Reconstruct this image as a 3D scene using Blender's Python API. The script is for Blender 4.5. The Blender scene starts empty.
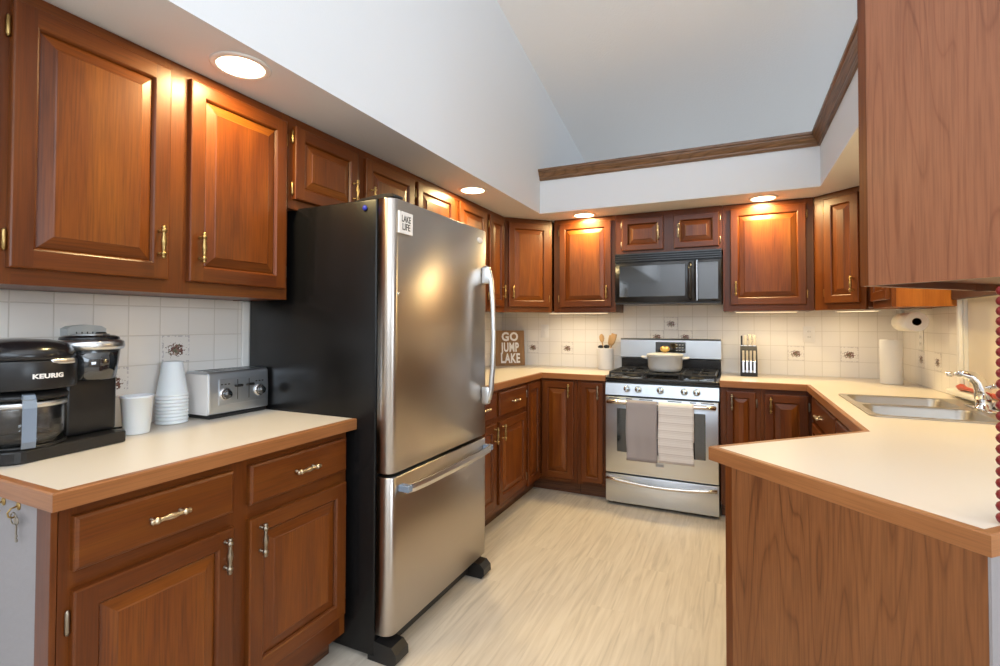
import bpy, bmesh, math, random
from mathutils import Vector, Matrix
random.seed(7)
R = math.radians
S2 = math.sqrt(.5)
SC = bpy.context.scene
COL = SC.collection

# ------------------------------------------------------------------ camera
cam = bpy.data.objects.new('camera', bpy.data.cameras.new('camera'))
COL.objects.link(cam)
yaw, pitch, roll = -.4382, .0194, .0024
fwd = Vector((math.sin(yaw)*math.cos(pitch), math.cos(yaw)*math.cos(pitch), math.sin(pitch)))
rt = Vector((math.cos(yaw), -math.sin(yaw), 0)); up = rt.cross(fwd)
r2 = rt*math.cos(roll) + up*math.sin(roll); u2 = -rt*math.sin(roll) + up*math.cos(roll)
M = Matrix((r2, u2, -fwd)).transposed().to_4x4()
M.translation = Vector((1.9645, .1703, 1.2823))
cam.matrix_world = M
cam.data.sensor_width = 36
cam.data.lens = 498.62*36/1000
cam.data.shift_y = -.01832
cam.data.clip_start = .02
SC.camera = cam

# ------------------------------------------------------------------ colour management, world, daylight
SC.view_settings.view_transform = 'Standard'
SC.view_settings.look = 'None'
SC.view_settings.gamma = 1
SC.view_settings.use_curve_mapping = False
SC.view_settings.exposure = .50
W = bpy.data.worlds.new('sky'); SC.world = W; W.use_nodes = True
W.node_tree.nodes['Background'].inputs[0].default_value = (.80, .90, 1.0, 1)
W.node_tree.nodes['Background'].inputs[1].default_value = 1.0

def area_light(name, loc, direction, sx, sy, power, color, shape='RECTANGLE'):
    d = bpy.data.lights.new(name, 'AREA'); d.shape = shape; d.size = sx
    if shape == 'RECTANGLE': d.size_y = sy
    d.energy = power; d.color = color
    o = bpy.data.objects.new(name, d); COL.objects.link(o); o.location = loc
    o.rotation_euler = Vector(direction).to_track_quat('-Z', 'Y').to_euler()
    return o
# daylight from behind the camera and from the dining side, plus an added bounce fill
area_light('daylight_rear_high_fill', (2.4, -2.45, 3.3), (0, 1, -.28), 4.6, 1.5, 70, (.74, .87, 1.0))  # unseen source, placed high to stay out of the steel reflections
area_light('ceiling_bounce_fill', (2.3, -.9, 1.9), (0, -.45, 1), 2.2, 1.0, 95, (.86, .92, 1.0))  # added fill bounced off the ceiling, not a lamp of the room
area_light('daylight_dining_window', (5.05, -.2, 1.75), (-1, .25, -.05), 1.8, 1.1, 62, (.72, .86, 1.0))

# ------------------------------------------------------------------ materials
def new_mat(name):
    m = bpy.data.materials.new(name); m.use_nodes = True
    nt = m.node_tree; b = nt.nodes['Principled BSDF']
    return m, nt, b
def P(name, col, rough=.5, metal=0, **kw):
    m, nt, b = new_mat(name)
    b.inputs['Base Color'].default_value = (*col, 1); b.inputs['Roughness'].default_value = rough
    b.inputs['Metallic'].default_value = metal
    for k, v in kw.items(): b.inputs[k.replace('_', ' ')].default_value = v
    # faint procedural variation of roughness so no surface is perfectly uniform
    n = nt.nodes.new('ShaderNodeTexNoise'); n.inputs['Scale'].default_value = 35
    tc = nt.nodes.new('ShaderNodeTexCoord'); nt.links.new(tc.outputs['Object'], n.inputs['Vector'])
    mr = nt.nodes.new('ShaderNodeMapRange')
    mr.inputs[3].default_value = rough*.97; mr.inputs[4].default_value = min(1, rough*1.03)
    nt.links.new(n.outputs[0], mr.inputs[0]); nt.links.new(mr.outputs[0], b.inputs['Roughness'])
    return m
def node(nt, t, **kw):
    n = nt.nodes.new(t)
    for k, v in kw.items(): setattr(n, k, v)
    return n
def ramp(nt, stops):
    n = nt.nodes.new('ShaderNodeValToRGB'); e = n.color_ramp.elements
    while len(e) > 1: e.remove(e[-1])
    e[0].position, e[0].color = stops[0][0], (*stops[0][1], 1)
    for p, c in stops[1:]:
        x = e.new(p); x.color = (*c, 1)
    return n
def uvmap(nt, scale, rnd=True):
    uv = node(nt, 'ShaderNodeUVMap'); uv.uv_map = 'UVMap'
    mp = node(nt, 'ShaderNodeMapping'); mp.inputs['Scale'].default_value = scale
    nt.links.new(uv.outputs[0], mp.inputs[0])
    if rnd:
        oi = node(nt, 'ShaderNodeObjectInfo'); mu = node(nt, 'ShaderNodeMath', operation='MULTIPLY'); mu.inputs[1].default_value = 37
        cb = node(nt, 'ShaderNodeCombineXYZ')
        nt.links.new(oi.outputs['Random'], mu.inputs[0])
        for i in range(3): nt.links.new(mu.outputs[0], cb.inputs[i])
        nt.links.new(cb.outputs[0], mp.inputs['Location'])
    return mp.outputs[0]
def wood(name, dark, mid, light, rough=.34, figure=0.0, coat=.25, fine=.35):
    """grain runs along UV v; u is across the grain (metres)"""
    m, nt, b = new_mat(name); L = nt.links.new
    n1 = node(nt, 'ShaderNodeTexNoise'); n1.inputs['Scale'].default_value = 1; n1.inputs['Detail'].default_value = 4
    n1.inputs['Distortion'].default_value = .6
    L(uvmap(nt, (9, 1.1, 1)), n1.inputs['Vector'])
    rp = ramp(nt, [(.25, dark), (.5, mid), (.75, light)])
    fac = n1.outputs[0]
    if figure:
        # cathedral figure: long rings bent by noise
        v = uvmap(nt, (5.5, .55, 1))
        nz = node(nt, 'ShaderNodeTexNoise'); nz.inputs['Scale'].default_value = .9; nz.inputs['Detail'].default_value = 2
        L(v, nz.inputs['Vector'])
        w = node(nt, 'ShaderNodeMath', operation='MULTIPLY'); w.inputs[1].default_value = 24
        L(nz.outputs[0], w.inputs[0])
        fr = node(nt, 'ShaderNodeMath', operation='FRACT'); L(w.outputs[0], fr.inputs[0])
        rg = ramp(nt, [(0, (.1, .1, .1)), (.09, (.65, .65, .65)), (.4, (1, 1, 1)), (.86, (.75, .75, .75)), (1, (.1, .1, .1))])
        L(fr.outputs[0], rg.inputs[0])
        mx = node(nt, 'ShaderNodeMix', data_type='FLOAT'); mx.inputs[0].default_value = figure
        L(n1.outputs[0], mx.inputs[2]); L(rg.outputs[0], mx.inputs[3]); fac = mx.outputs[0]
    L(fac, rp.inputs[0])
    n2 = node(nt, 'ShaderNodeTexNoise'); n2.inputs['Scale'].default_value = 1; n2.inputs['Detail'].default_value = 3
    L(uvmap(nt, (220, 7, 1)), n2.inputs['Vector'])
    r3 = ramp(nt, [(.3, (1-fine,)*3), (.6, (1, 1, 1))]); L(n2.outputs[0], r3.inputs[0])
    mm = node(nt, 'ShaderNodeMix', data_type='RGBA', blend_type='MULTIPLY'); mm.inputs[0].default_value = 1
    L(rp.outputs[0], mm.inputs[6]); L(r3.outputs[0], mm.inputs[7]); L(mm.outputs[2], b.inputs['Base Color'])
    b.inputs['Roughness'].default_value = rough; b.inputs['Coat Weight'].default_value = coat
    b.inputs['Coat Roughness'].default_value = .22; b.inputs['Specular IOR Level'].default_value = .36
    return m
def steel(name, col, rough=.26, stretch=(2, 300, 2), aniso=0):
    m, nt, b = new_mat(name); L = nt.links.new
    b.inputs['Base Color'].default_value = (*col, 1); b.inputs['Metallic'].default_value = 1
    tc = node(nt, 'ShaderNodeTexCoord'); mp = node(nt, 'ShaderNodeMapping'); mp.inputs['Scale'].default_value = stretch
    L(tc.outputs['Object'], mp.inputs[0]); n = node(nt, 'ShaderNodeTexNoise'); n.inputs['Scale'].default_value = 1; n.inputs['Detail'].default_value = 3
    L(mp.outputs[0], n.inputs['Vector']); mr = node(nt, 'ShaderNodeMapRange')
    mr.inputs[3].default_value = rough*.93; mr.inputs[4].default_value = rough*1.07
    L(n.outputs[0], mr.inputs[0]); L(mr.outputs[0], b.inputs['Roughness'])
    if aniso:
        tg = node(nt, 'ShaderNodeTangent', direction_type='RADIAL', axis='Z'); L(tg.outputs[0], b.inputs['Tangent']); b.inputs['Anisotropic'].default_value = aniso; b.inputs['Anisotropic Rotation'].default_value = .25
    bp = node(nt, 'ShaderNodeBump'); bp.inputs['Strength'].default_value = .01; bp.inputs['Distance'].default_value = .0005
    L(n.outputs[0], bp.inputs['Height']); L(bp.outputs[0], b.inputs['Normal'])
    return m
def paint(name, col, rough=.6, bump=.1, scale=220):
    m, nt, b = new_mat(name); L = nt.links.new
    b.inputs['Base Color'].default_value = (*col, 1); b.inputs['Roughness'].default_value = rough
    tc = node(nt, 'ShaderNodeTexCoord'); n = node(nt, 'ShaderNodeTexNoise'); n.inputs['Scale'].default_value = scale; n.inputs['Detail'].default_value = 3
    L(tc.outputs['Object'], n.inputs['Vector']); bp = node(nt, 'ShaderNodeBump'); bp.inputs['Strength'].default_value = bump; bp.inputs['Distance'].default_value = .004
    L(n.outputs[0], bp.inputs['Height']); L(bp.outputs[0], b.inputs['Normal'])
    return m
def tile_mat():
    m, nt, b = new_mat('glazed_tile'); L = nt.links.new
    br = node(nt, 'ShaderNodeTexBrick'); br.offset = 0; br.squash = 1
    br.inputs['Scale'].default_value = 1; br.inputs['Brick Width'].default_value = .1085; br.inputs['Row Height'].default_value = .108
    br.inputs['Mortar Size'].default_value = .0022; br.inputs['Mortar Smooth'].default_value = .35; br.inputs['Bias'].default_value = 0
    br.inputs['Color1'].default_value = (.85, .805, .75, 1); br.inputs['Color2'].default_value = (.83, .785, .73, 1)
    br.inputs['Mortar'].default_value = (.70, .65, .58, 1)
    L(uvmap(nt, (1, 1, 1), rnd=False), br.inputs['Vector']); L(br.outputs['Color'], b.inputs['Base Color'])
    b.inputs['Roughness'].default_value = .22
    bp = node(nt, 'ShaderNodeBump', invert=True); bp.inputs['Strength'].default_value = .5; bp.inputs['Distance'].default_value = .0015
    L(br.outputs['Fac'], bp.inputs['Height']); L(bp.outputs[0], b.inputs['Normal'])
    return m
def flower_mat():
    """printed bouquet on a decor tile: object x,z in metres around its centre, thin dotted border"""
    m, nt, b = new_mat('printed_flower_tile'); L = nt.links.new
    tc = node(nt, 'ShaderNodeTexCoord')
    nz = node(nt, 'ShaderNodeTexNoise'); nz.inputs['Scale'].default_value = 115; nz.inputs['Detail'].default_value = 3
    L(tc.outputs['Object'], nz.inputs['Vector'])
    sx = node(nt, 'ShaderNodeSeparateXYZ'); L(tc.outputs['Object'], sx.inputs[0])
    def mth(op, a, c=None, d=None):
        n = node(nt, 'ShaderNodeMath', operation=op)
        for i, v in enumerate((a, c, d)):
            if v is None: continue
            if isinstance(v, (int, float)): n.inputs[i].default_value = v
            else: L(v, n.inputs[i])
        return n.outputs[0]
    zz = mth('MULTIPLY', mth('ADD', sx.outputs[2], .002), 1.25)
    rad = mth('SQRT', mth('ADD', mth('MULTIPLY', sx.outputs[0], sx.outputs[0]), mth('MULTIPLY', zz, zz)))
    d = mth('ADD', rad, mth('MULTIPLY', mth('SUBTRACT', nz.outputs[0], .5), .10))
    inside = mth('LESS_THAN', d, .027)
    vo = node(nt, 'ShaderNodeTexVoronoi'); vo.inputs['Scale'].default_value = 130; L(tc.outputs['Object'], vo.inputs['Vector'])
    rp = ramp(nt, [(0, (.10, .06, .05)), (.35, (.22, .10, .08)), (.6, (.30, .20, .15)), (.8, (.14, .15, .09)), (1, (.5, .36, .30))])
    sp = node(nt, 'ShaderNodeSeparateColor'); L(vo.outputs['Color'], sp.inputs[0]); L(sp.outputs[0], rp.inputs[0])
    ax = mth('MAXIMUM', mth('ABSOLUTE', sx.outputs[0]), mth('ABSOLUTE', sx.outputs[2]))
    border = mth('MULTIPLY', mth('GREATER_THAN', ax, .0465), mth('GREATER_THAN', nz.outputs[0], .5))
    m1 = node(nt, 'ShaderNodeMix', data_type='RGBA'); m1.inputs[6].default_value = (.84, .795, .74, 1); L(inside, m1.inputs[0]); L(rp.outputs[0], m1.inputs[7])
    m2 = node(nt, 'ShaderNodeMix', data_type='RGBA'); L(border, m2.inputs[0]); L(m1.outputs[2], m2.inputs[6]); m2.inputs[7].default_value = (.60, .55, .54, 1)
    L(m2.outputs[2], b.inputs['Base Color']); b.inputs['Roughness'].default_value = .22
    return m
def floor_mat():
    m, nt, b = new_mat('pale_vinyl_plank'); L = nt.links.new
    br = node(nt, 'ShaderNodeTexBrick'); br.offset = .37
    br.inputs['Brick Width'].default_value = 1.22; br.inputs['Row Height'].default_value = .152; br.inputs['Scale'].default_value = 1
    br.inputs['Mortar Size'].default_value = .0007; br.inputs['Bias'].default_value = 0
    br.inputs['Color1'].default_value = (.0, .0, .0, 1); br.inputs['Color2'].default_value = (1, 1, 1, 1); br.inputs['Mortar'].default_value = (.3, .3, .3, 1)
    tc = node(nt, 'ShaderNodeTexCoord')
    mp = node(nt, 'ShaderNodeMapping'); mp.inputs['Rotation'].default_value = (0, 0, R(90)); L(tc.outputs['Object'], mp.inputs[0]); L(mp.outputs[0], br.inputs['Vector'])
    mp2 = node(nt, 'ShaderNodeMapping'); mp2.inputs['Scale'].default_value = (42, 2.6, 1); L(tc.outputs['Object'], mp2.inputs[0])
    ad = node(nt, 'ShaderNodeVectorMath', operation='MULTIPLY_ADD'); L(br.outputs['Color'], ad.inputs[0]); ad.inputs[1].default_value = (11, 17, 5); L(mp2.outputs[0], ad.inputs[2])
    n = node(nt, 'ShaderNodeTexNoise'); n.inputs['Scale'].default_value = 1; n.inputs['Detail'].default_value = 6; n.inputs['Distortion'].default_value = 1.0
    L(ad.outputs[0], n.inputs['Vector'])
    rp = ramp(nt, [(.25, (.44, .375, .30)), (.45, (.56, .48, .385)), (.65, (.63, .55, .45))]); L(n.outputs[0], rp.inputs[0])
    L(rp.outputs[0], b.inputs['Base Color']); b.inputs['Roughness'].default_value = .42
    bp = node(nt, 'ShaderNodeBump'); bp.inputs['Strength'].default_value = .08; bp.inputs['Distance'].default_value = .002
    L(n.outputs[0], bp.inputs['Height']); L(bp.outputs[0], b.inputs['Normal'])
    return m
def stripe_mat():
    m, nt, b = new_mat('striped_cotton'); L = nt.links.new
    uv = node(nt, 'ShaderNodeUVMap'); uv.uv_map = 'UVMap'; sx = node(nt, 'ShaderNodeSeparateXYZ'); L(uv.outputs[0], sx.inputs[0])
    a = node(nt, 'ShaderNodeMath', operation='MULTIPLY'); a.inputs[1].default_value = 1/.052; L(sx.outputs[1], a.inputs[0])
    f = node(nt, 'ShaderNodeMath', operation='FRACT'); L(a.outputs[0], f.inputs[0])
    w, g = (.74, .71, .705), (.53, .48, .48)
    rp = ramp(nt, [(0, g), (.07, w), (.30, w), (.31, (.62, .58, .58)), (.36, w), (.55, w), (.56, g), (.60, w), (.80, (.62, .58, .57)), (.9, w), (.98, g)])
    L(f.outputs[0], rp.inputs[0]); L(rp.outputs[0], b.inputs['Base Color']); b.inputs['Roughness'].default_value = .95
    return m
def emit(name, col, s):
    m, nt, b = new_mat(name); b.inputs['Base Color'].default_value = (*col, 1)
    b.inputs['Emission Color'].default_value = (*col, 1); b.inputs['Emission Strength'].default_value = s
    return m

CHP_ = wood('cherry_panel_wood', (.090, .0195, .0024), (.170, .0415, .0040), (.245, .073, .0066), rough=.38, coat=.05, fine=.34)
CH = wood('cherry_wood', (.072, .0150, .0020), (.125, .0290, .0032), (.170, .046, .0048), rough=.38, coat=.05, fine=.25)
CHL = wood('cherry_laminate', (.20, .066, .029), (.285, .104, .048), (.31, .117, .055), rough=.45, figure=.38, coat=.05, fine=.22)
CHP = wood('laminate_warm_light_tint', (.135, .043, .012), (.215, .076, .023), (.25, .093, .030), rough=.45, figure=.38, coat=.05, fine=.28)  # same laminate as the hanging panel, dimmer warm light tinted into its colour
EDGE = wood('counter_edge_wood', (.25, .088, .026), (.33, .128, .042), (.38, .155, .054), rough=.4, coat=.15, fine=.2)
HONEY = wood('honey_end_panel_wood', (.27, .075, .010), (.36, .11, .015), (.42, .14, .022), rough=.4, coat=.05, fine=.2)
OAK = wood('dark_oak', (.085, .038, .015), (.19, .092, .040), (.28, .145, .070), rough=.4, figure=.3, coat=.15, fine=.55)
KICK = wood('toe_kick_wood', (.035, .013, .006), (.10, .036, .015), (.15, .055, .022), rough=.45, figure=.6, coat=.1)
LAM = P('cream_laminate', (.67, .60, .515), .33)
BRASS = P('antique_brass', (.40, .265, .10), .32, 1)
PEWTER = P('dark_pewter', (.30, .25, .19), .35, 1)
NICKEL = P('worn_nickel', (.56, .46, .33), .3, 1)
STEEL = steel('brushed_stainless', (.49, .445, .405), .30, (300, 2, 300), .75)
STEELH = steel('brushed_stainless_bright', (.68, .725, .775), .36, (2, 120, 120))  # cool base tint stands in for blue daylight reflected by the range
SATIN = steel('satin_aluminium', (.72, .73, .74), .32, (60, 60, 60))
SINKM = steel('sink_stainless', (.46, .43, .39), .36, (40, 40, 40))
CHROME = P('chrome', (.85, .85, .86), .07, 1)
BLACK = P('black_enamel', (.012, .011, .012), .22)
BLKSIDE = P('black_textured_side', (.007, .0065, .0065), .25, Specular_IOR_Level=.28)
BLKP = P('black_plastic', (.014, .013, .013), .36, Specular_IOR_Level=.4)
BLKG = P('black_glass', (.014, .016, .018), .05, Specular_IOR_Level=1.0, Coat_Weight=.6)
IRON = P('cast_iron', (.016, .015, .015), .55)
GREYP = P('grey_plastic', (.18, .22, .28), .4)
WALL = paint('pale_wall_paint', (.74, .75, .765), .7, .12)
CEIL = paint('textured_ceiling_paint', (.90, .875, .855), .85, .5, 90)
TRIMW = P('white_trim_paint', (.82, .80, .76), .4)
GREYPAINT = paint('grey_painted_panel', (.27, .245, .245), .5, .2, 60)
DINE = paint('beige_dining_paint', (.42, .33, .25), .7, .1)
TILE = tile_mat(); FLOWER = flower_mat(); FLOOR = floor_mat(); STRIPE = stripe_mat()
FOAM = P('white_foam', (.83, .84, .86), .75, Subsurface_Weight=.1)
CREAM = P('pale_stoneware', (.58, .585, .60), .3)
CERAM = P('white_ceramic', (.78, .76, .75), .3)
GOLD = P('gold_knob', (.75, .50, .18), .3, 1)
PAPER = P('white_paper', (.84, .82, .78), .9)
CARD = P('brown_cardboard', (.10, .06, .04), .9)
GREYC = P('grey_cotton', (.33, .295, .30), .95)
PLATE = P('ivory_plastic', (.80, .77, .74), .35)
WSPOON = P('pale_utensil_wood', (.50, .30, .13), .6)
SIGNW = wood('sign_wood', (.20, .10, .04), (.29, .15, .06), (.36, .20, .09), rough=.6, coat=0, fine=.3)
WHITEL = P('white_lettering', (.82, .79, .76), .6)
RED = P('red_gloss', (.19, .008, .012), .35)
REDP = P('red_orange_plastic', (.45, .05, .02), .35)
BLUE = P('blue_magnet', (.02, .03, .35), .35)
HNDL = P('cream_knife_handle', (.66, .58, .44), .4)
GLASS = P('clear_glass', (1, 1, 1), .02, Transmission_Weight=1.0, IOR=1.45)
SHADE = P('beige_roller_shade', (.74, .66, .55), .9)
VAL = P('dark_brown_valance', (.06, .025, .02), .5)
LENS = emit('lamp_lens', (1.0, .80, .52), 9)
KNOBM = P('steel_knob', (.66, .74, .80), .18, 1)
RHAND = P('range_handle_steel', (.72, .67, .62), .22, 1)
LABELM = P('pale_label', (.45, .45, .45), .5)

# ------------------------------------------------------------------ mesh builder
class MB:
    def __init__(s):
        s.bm = bmesh.new(); s.sw = s.bm.faces.layers.int.new('sw'); s.ox = s.bm.faces.layers.float.new('ox')
        s.swap = 0; s.off = 0.0; s.fmat = s.bm.faces.layers.int.new('mi'); s.mi = 0; s.smoothf = False
    def _f(s, vs):
        try: f = s.bm.faces.new(vs)
        except ValueError: return None
        f[s.sw] = s.swap; f[s.ox] = s.off; f[s.fmat] = s.mi; f.smooth = s.smoothf
        return f
    def nxt(s, swap=None):
        s.off = random.uniform(0, 20)
        if swap is not None: s.swap = swap
        return s
    def quad(s, *pts): return s._f([s.bm.verts.new(p) for p in pts])
    def box(s, x0, x1, y0, y1, z0, z1, b=0, seg=1):
        s.nxt()
        if b:
            t = bmesh.new(); bmesh.ops.create_cube(t, size=1)
            for v in t.verts: v.co = ((x0+x1)/2+v.co.x*(x1-x0), (y0+y1)/2+v.co.y*(y1-y0), (z0+z1)/2+v.co.z*(z1-z0))
            bmesh.ops.bevel(t, geom=t.edges[:], offset=b, segments=seg, profile=.5, affect='EDGES')
            s.merge(t, smooth=seg > 1); return s
        v = [s.bm.verts.new(p) for p in ((x0,y0,z0),(x1,y0,z0),(x1,y1,z0),(x0,y1,z0),(x0,y0,z1),(x1,y0,z1),(x1,y1,z1),(x0,y1,z1))]
        for q in ((0,3,2,1),(4,5,6,7),(0,1,5,4),(1,2,6,5),(2,3,7,6),(3,0,4,7)): s._f([v[i] for i in q])
        return s
    def merge(s, t, smooth=False):
        mp = {v: s.bm.verts.new(v.co) for v in t.verts}
        for f in t.faces:
            n = s._f([mp[v] for v in f.verts])
            if n and smooth: n.smooth = True
        t.free()
    def prism(s, poly, z0, z1, holes=(), b=0):
        """polygon (list of x,y) extruded z0..z1"""
        s.nxt(); t = bmesh.new()
        for z in (z0, z1):
            es = []
            for loop in (poly, *holes):
                vs = [t.verts.new((x, y, z)) for x, y in loop]
                es += [t.edges.new((vs[i], vs[(i+1) % len(vs)])) for i in range(len(vs))]
            if holes: bmesh.ops.triangle_fill(t, edges=es, use_beauty=True)
            else: t.faces.new(vs)
        for loop in (poly, *holes):
            n = len(loop)
            for i in range(n):
                a, c = loop[i], loop[(i+1) % n]
                t.faces.new([t.verts.new((*a, z0)), t.verts.new((*c, z0)), t.verts.new((*c, z1)), t.verts.new((*a, z1))])
        bmesh.ops.remove_doubles(t, verts=t.verts[:], dist=1e-6)
        bmesh.ops.recalc_face_normals(t, faces=t.faces[:])
        if b: bmesh.ops.bevel(t, geom=[e for e in t.edges if e.is_boundary is False and e.calc_face_angle(0) > .6], offset=b, segments=2, profile=.5, affect='EDGES')
        s.merge(t); return s
    def extr(s, prof, a, b, axis='x', smooth=False):
        """closed profile in the plane across the axis, extruded a..b. x:(y,z) y:(x,z)"""
        s.nxt()
        f = (lambda t, p: (t, p[0], p[1])) if axis == 'x' else (lambda t, p: (p[0], t, p[1]))
        A = [s.bm.verts.new(f(a, p)) for p in prof]; B = [s.bm.verts.new(f(b, p)) for p in prof]; n = len(prof)
        for i in range(n):
            q = s._f([A[i], A[(i+1) % n], B[(i+1) % n], B[i]])
            if smooth and q: q.smooth = True
        s._f(A[::-1]); s._f(B); return s
    def loft(s, rings, close=True, caps=True, smooth=True):
        s.nxt(); V = [[s.bm.verts.new(p) for p in r] for r in rings]; n = len(rings[0])
        for i in range(len(V)-1):
            for j in range(n if close else n-1):
                q = s._f([V[i][j], V[i][(j+1) % n], V[i+1][(j+1) % n], V[i+1][j]])
                if q: q.smooth = smooth
        if caps and close: s._f(V[0][::-1]); s._f(V[-1])
        return s
    def lathe(s, prof, c=(0, 0, 0), seg=24, axis='z', sy=1, smooth=True):
        """prof = [(r, h)...] bottom to top"""
        rings = []
        for r, h in prof:
            ring = []
            for k in range(seg):
                a = 2*math.pi*k/seg; x, y = max(r, 1e-5)*math.cos(a), max(r, 1e-5)*math.sin(a)*sy
                p = {'z': (x, y, h), 'y': (x, h, y), 'x': (h, x, y)}[axis]
                ring.append((p[0]+c[0], p[1]+c[1], p[2]+c[2]))
            rings.append(ring)
        return s.loft(rings, smooth=smooth)
    def tube(s, pts, r, seg=10, flat=1.0):
        pts = [Vector(p) for p in pts]; n = len(pts); rs = r if isinstance(r, (list, tuple)) else [r]*n
        rings = []; t0 = (pts[1]-pts[0]).normalized()
        nrm = t0.orthogonal().normalized()
        if abs(t0.z) < .9: nrm = t0.cross(Vector((0, 0, 1))).normalized()
        for i, p in enumerate(pts):
            t = (pts[min(i+1, n-1)]-pts[max(i-1, 0)]).normalized()
            nrm = (nrm - t*nrm.dot(t)).normalized(); bn = t.cross(nrm)
            rings.append([p+nrm*rs[i]*math.cos(2*math.pi*k/seg)+bn*rs[i]*flat*math.sin(2*math.pi*k/seg) for k in range(seg)])
        return s.loft(rings)
    def xform(s, mat):
        bmesh.ops.transform(s.bm, matrix=mat, verts=s.bm.verts[:]); return s
    def build(s, name, mats, parent=None, loc=(0, 0, 0), rot=(0, 0, 0), label=None, autosm=None, kind=None):
        bm = s.bm; bmesh.ops.recalc_face_normals(bm, faces=bm.faces[:]); bm.normal_update()
        uv = bm.loops.layers.uv.new('UVMap')
        for f in bm.faces:
            n = f.normal; ax = max(range(3), key=lambda i: abs(n[i]))
            for l in f.loops:
                c = l.vert.co
                u, v = ((c.y, c.z), (c.x, c.z), (c.x, c.y))[ax]
                if f[s.sw] == 1: u, v = v, u
                l[uv].uv = (u+f[s.ox], v+f[s.ox]*1.7)
            f.material_index = f[s.fmat]
        me = bpy.data.meshes.new(name)
        bm.to_mesh(me); bm.free()
        for m in (mats if isinstance(mats, (list, tuple)) else [mats]): me.materials.append(m)
        return link(name, me, parent, loc, rot, label, kind)
def link(name, data, parent=None, loc=(0, 0, 0), rot=(0, 0, 0), label=None, kind=None):
    o = bpy.data.objects.new(name, data); COL.objects.link(o); o.location = loc; o.rotation_euler = rot
    if parent is not None: o.parent = parent
    if label: o['label'] = label
    if kind: o['kind'] = kind
    return o
def thing(name, label, cat, loc=(0, 0, 0), rz=0, group=None):
    o = link(name, None, None, loc, (0, 0, R(rz)), label); o['category'] = cat
    if group: o['group'] = group
    return o
def tag(o, label, cat, group=None):
    o['label'] = label; o['category'] = cat
    if group: o['group'] = group
    return o
def no_offset_uv(o, du=0, dv=0, horiz=0, sc=1):
    """plain metric UV on a flat object: u along local axis horiz, v along z"""
    me = o.data; uv = me.uv_layers['UVMap'].data
    for l in me.loops:
        c = me.vertices[l.vertex_index].co
        uv[l.index].uv = ((c[horiz]-du)*sc, (c.z-dv)*sc)
    return o
def text_mesh(name, body, size, mat, parent, loc, rot, extrude=.0008, sx=1.0, spacing=1.0, bold=0.0, label=None):
    cu = bpy.data.curves.new(name, 'FONT'); cu.body = body; cu.size = size; cu.extrude = extrude
    cu.align_x = 'CENTER'; cu.align_y = 'CENTER'; cu.space_character = spacing; cu.offset = bold; cu.resolution_u = 3
    t = bpy.data.objects.new(name, cu); COL.objects.link(t)
    dg = bpy.context.evaluated_depsgraph_get(); dg.update()
    me = bpy.data.meshes.new_from_object(t.evaluated_get(dg)); bpy.data.objects.remove(t); bpy.data.curves.remove(cu)
    for v in me.vertices: v.co.x *= sx
    me.materials.clear(); me.materials.append(mat); me.name = name
    return link(name, me, parent, loc, rot, label)

# ------------------------------------------------------------------ the room
XR, YB, ZS, ZB, H = 3.01, 4.40, 2.143, 1.381, .914
SX, SY, SXR = .606, 3.80, 2.458
def zc(y): return 3.957-.2*y      # sloped ceiling
m = MB(); m.box(-.1, 5.3, -2.6, 6.7, -.05, 0); m.build('floor', FLOOR, kind='structure')
m = MB(); m.extr([(-2.6, zc(-2.6)), (6.7, zc(6.7)), (6.7, zc(6.7)+.1), (-2.6, zc(-2.6)+.1)], -.1, 5.3, 'x'); m.build('ceiling', CEIL, kind='structure')
# left wall: lower wall, boxed soffit and the tall wall over it in one surface
m = MB(); m.box(-.1, 0, -2.6, YB+.1, 0, ZS)
m.extr([(-2.6, ZS), (6.7, ZS), (6.7, zc(6.7)), (-2.6, zc(-2.6))], -.1, SX, 'x'); m.build('wall_left', WALL, kind='structure')
m = MB(); m.box(0, XR+.1, YB, YB+.1, 0, ZS); m.box(SX, XR+.1, SY, YB+.1, ZS, 2.478); m.build('wall_back', WALL, kind='structure')
# right wall with the window opening (y 2.50-3.39, z 1.0-2.0) and the soffit that turns over the peninsula
WY0, WY1, WZ0, WZ1 = 2.50, 3.428, .955, 1.98
m = MB()
m.box(XR, XR+.1, 1.99, WY0, 0, ZS); m.box(XR, XR+.1, WY1, YB, 0, ZS); m.box(XR, XR+.1, WY0, WY1, 0, WZ0); m.box(XR, XR+.1, WY0, WY1, WZ1, ZS)
m.prism([(SXR, SY), (SXR, 1.93), (2.262, 1.727), (2.50, 1.485), (XR+.1, 2.06), (XR+.1, SY)], ZS, 2.478)
m.build('wall_right', WALL, kind='structure')
m = MB(); m.box(XR+.1, 5.3, 1.99, 2.09, 0, zc(2.09)-.01); m.box(5.2, 5.3, -2.6, 1.99, 0, zc(-2.6)-.9); m.build('wall_dining', DINE, kind='structure')
m = MB(); m.box(-.1, 5.3, -2.7, -2.6, 0, 2.5); m.build('wall_rear', WALL, kind='structure')
m = MB(); m.box(-.1, 5.3, 6.6, 6.7, 0, zc(6.7)-.01); m.build('wall_far', WALL, kind='structure')
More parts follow.
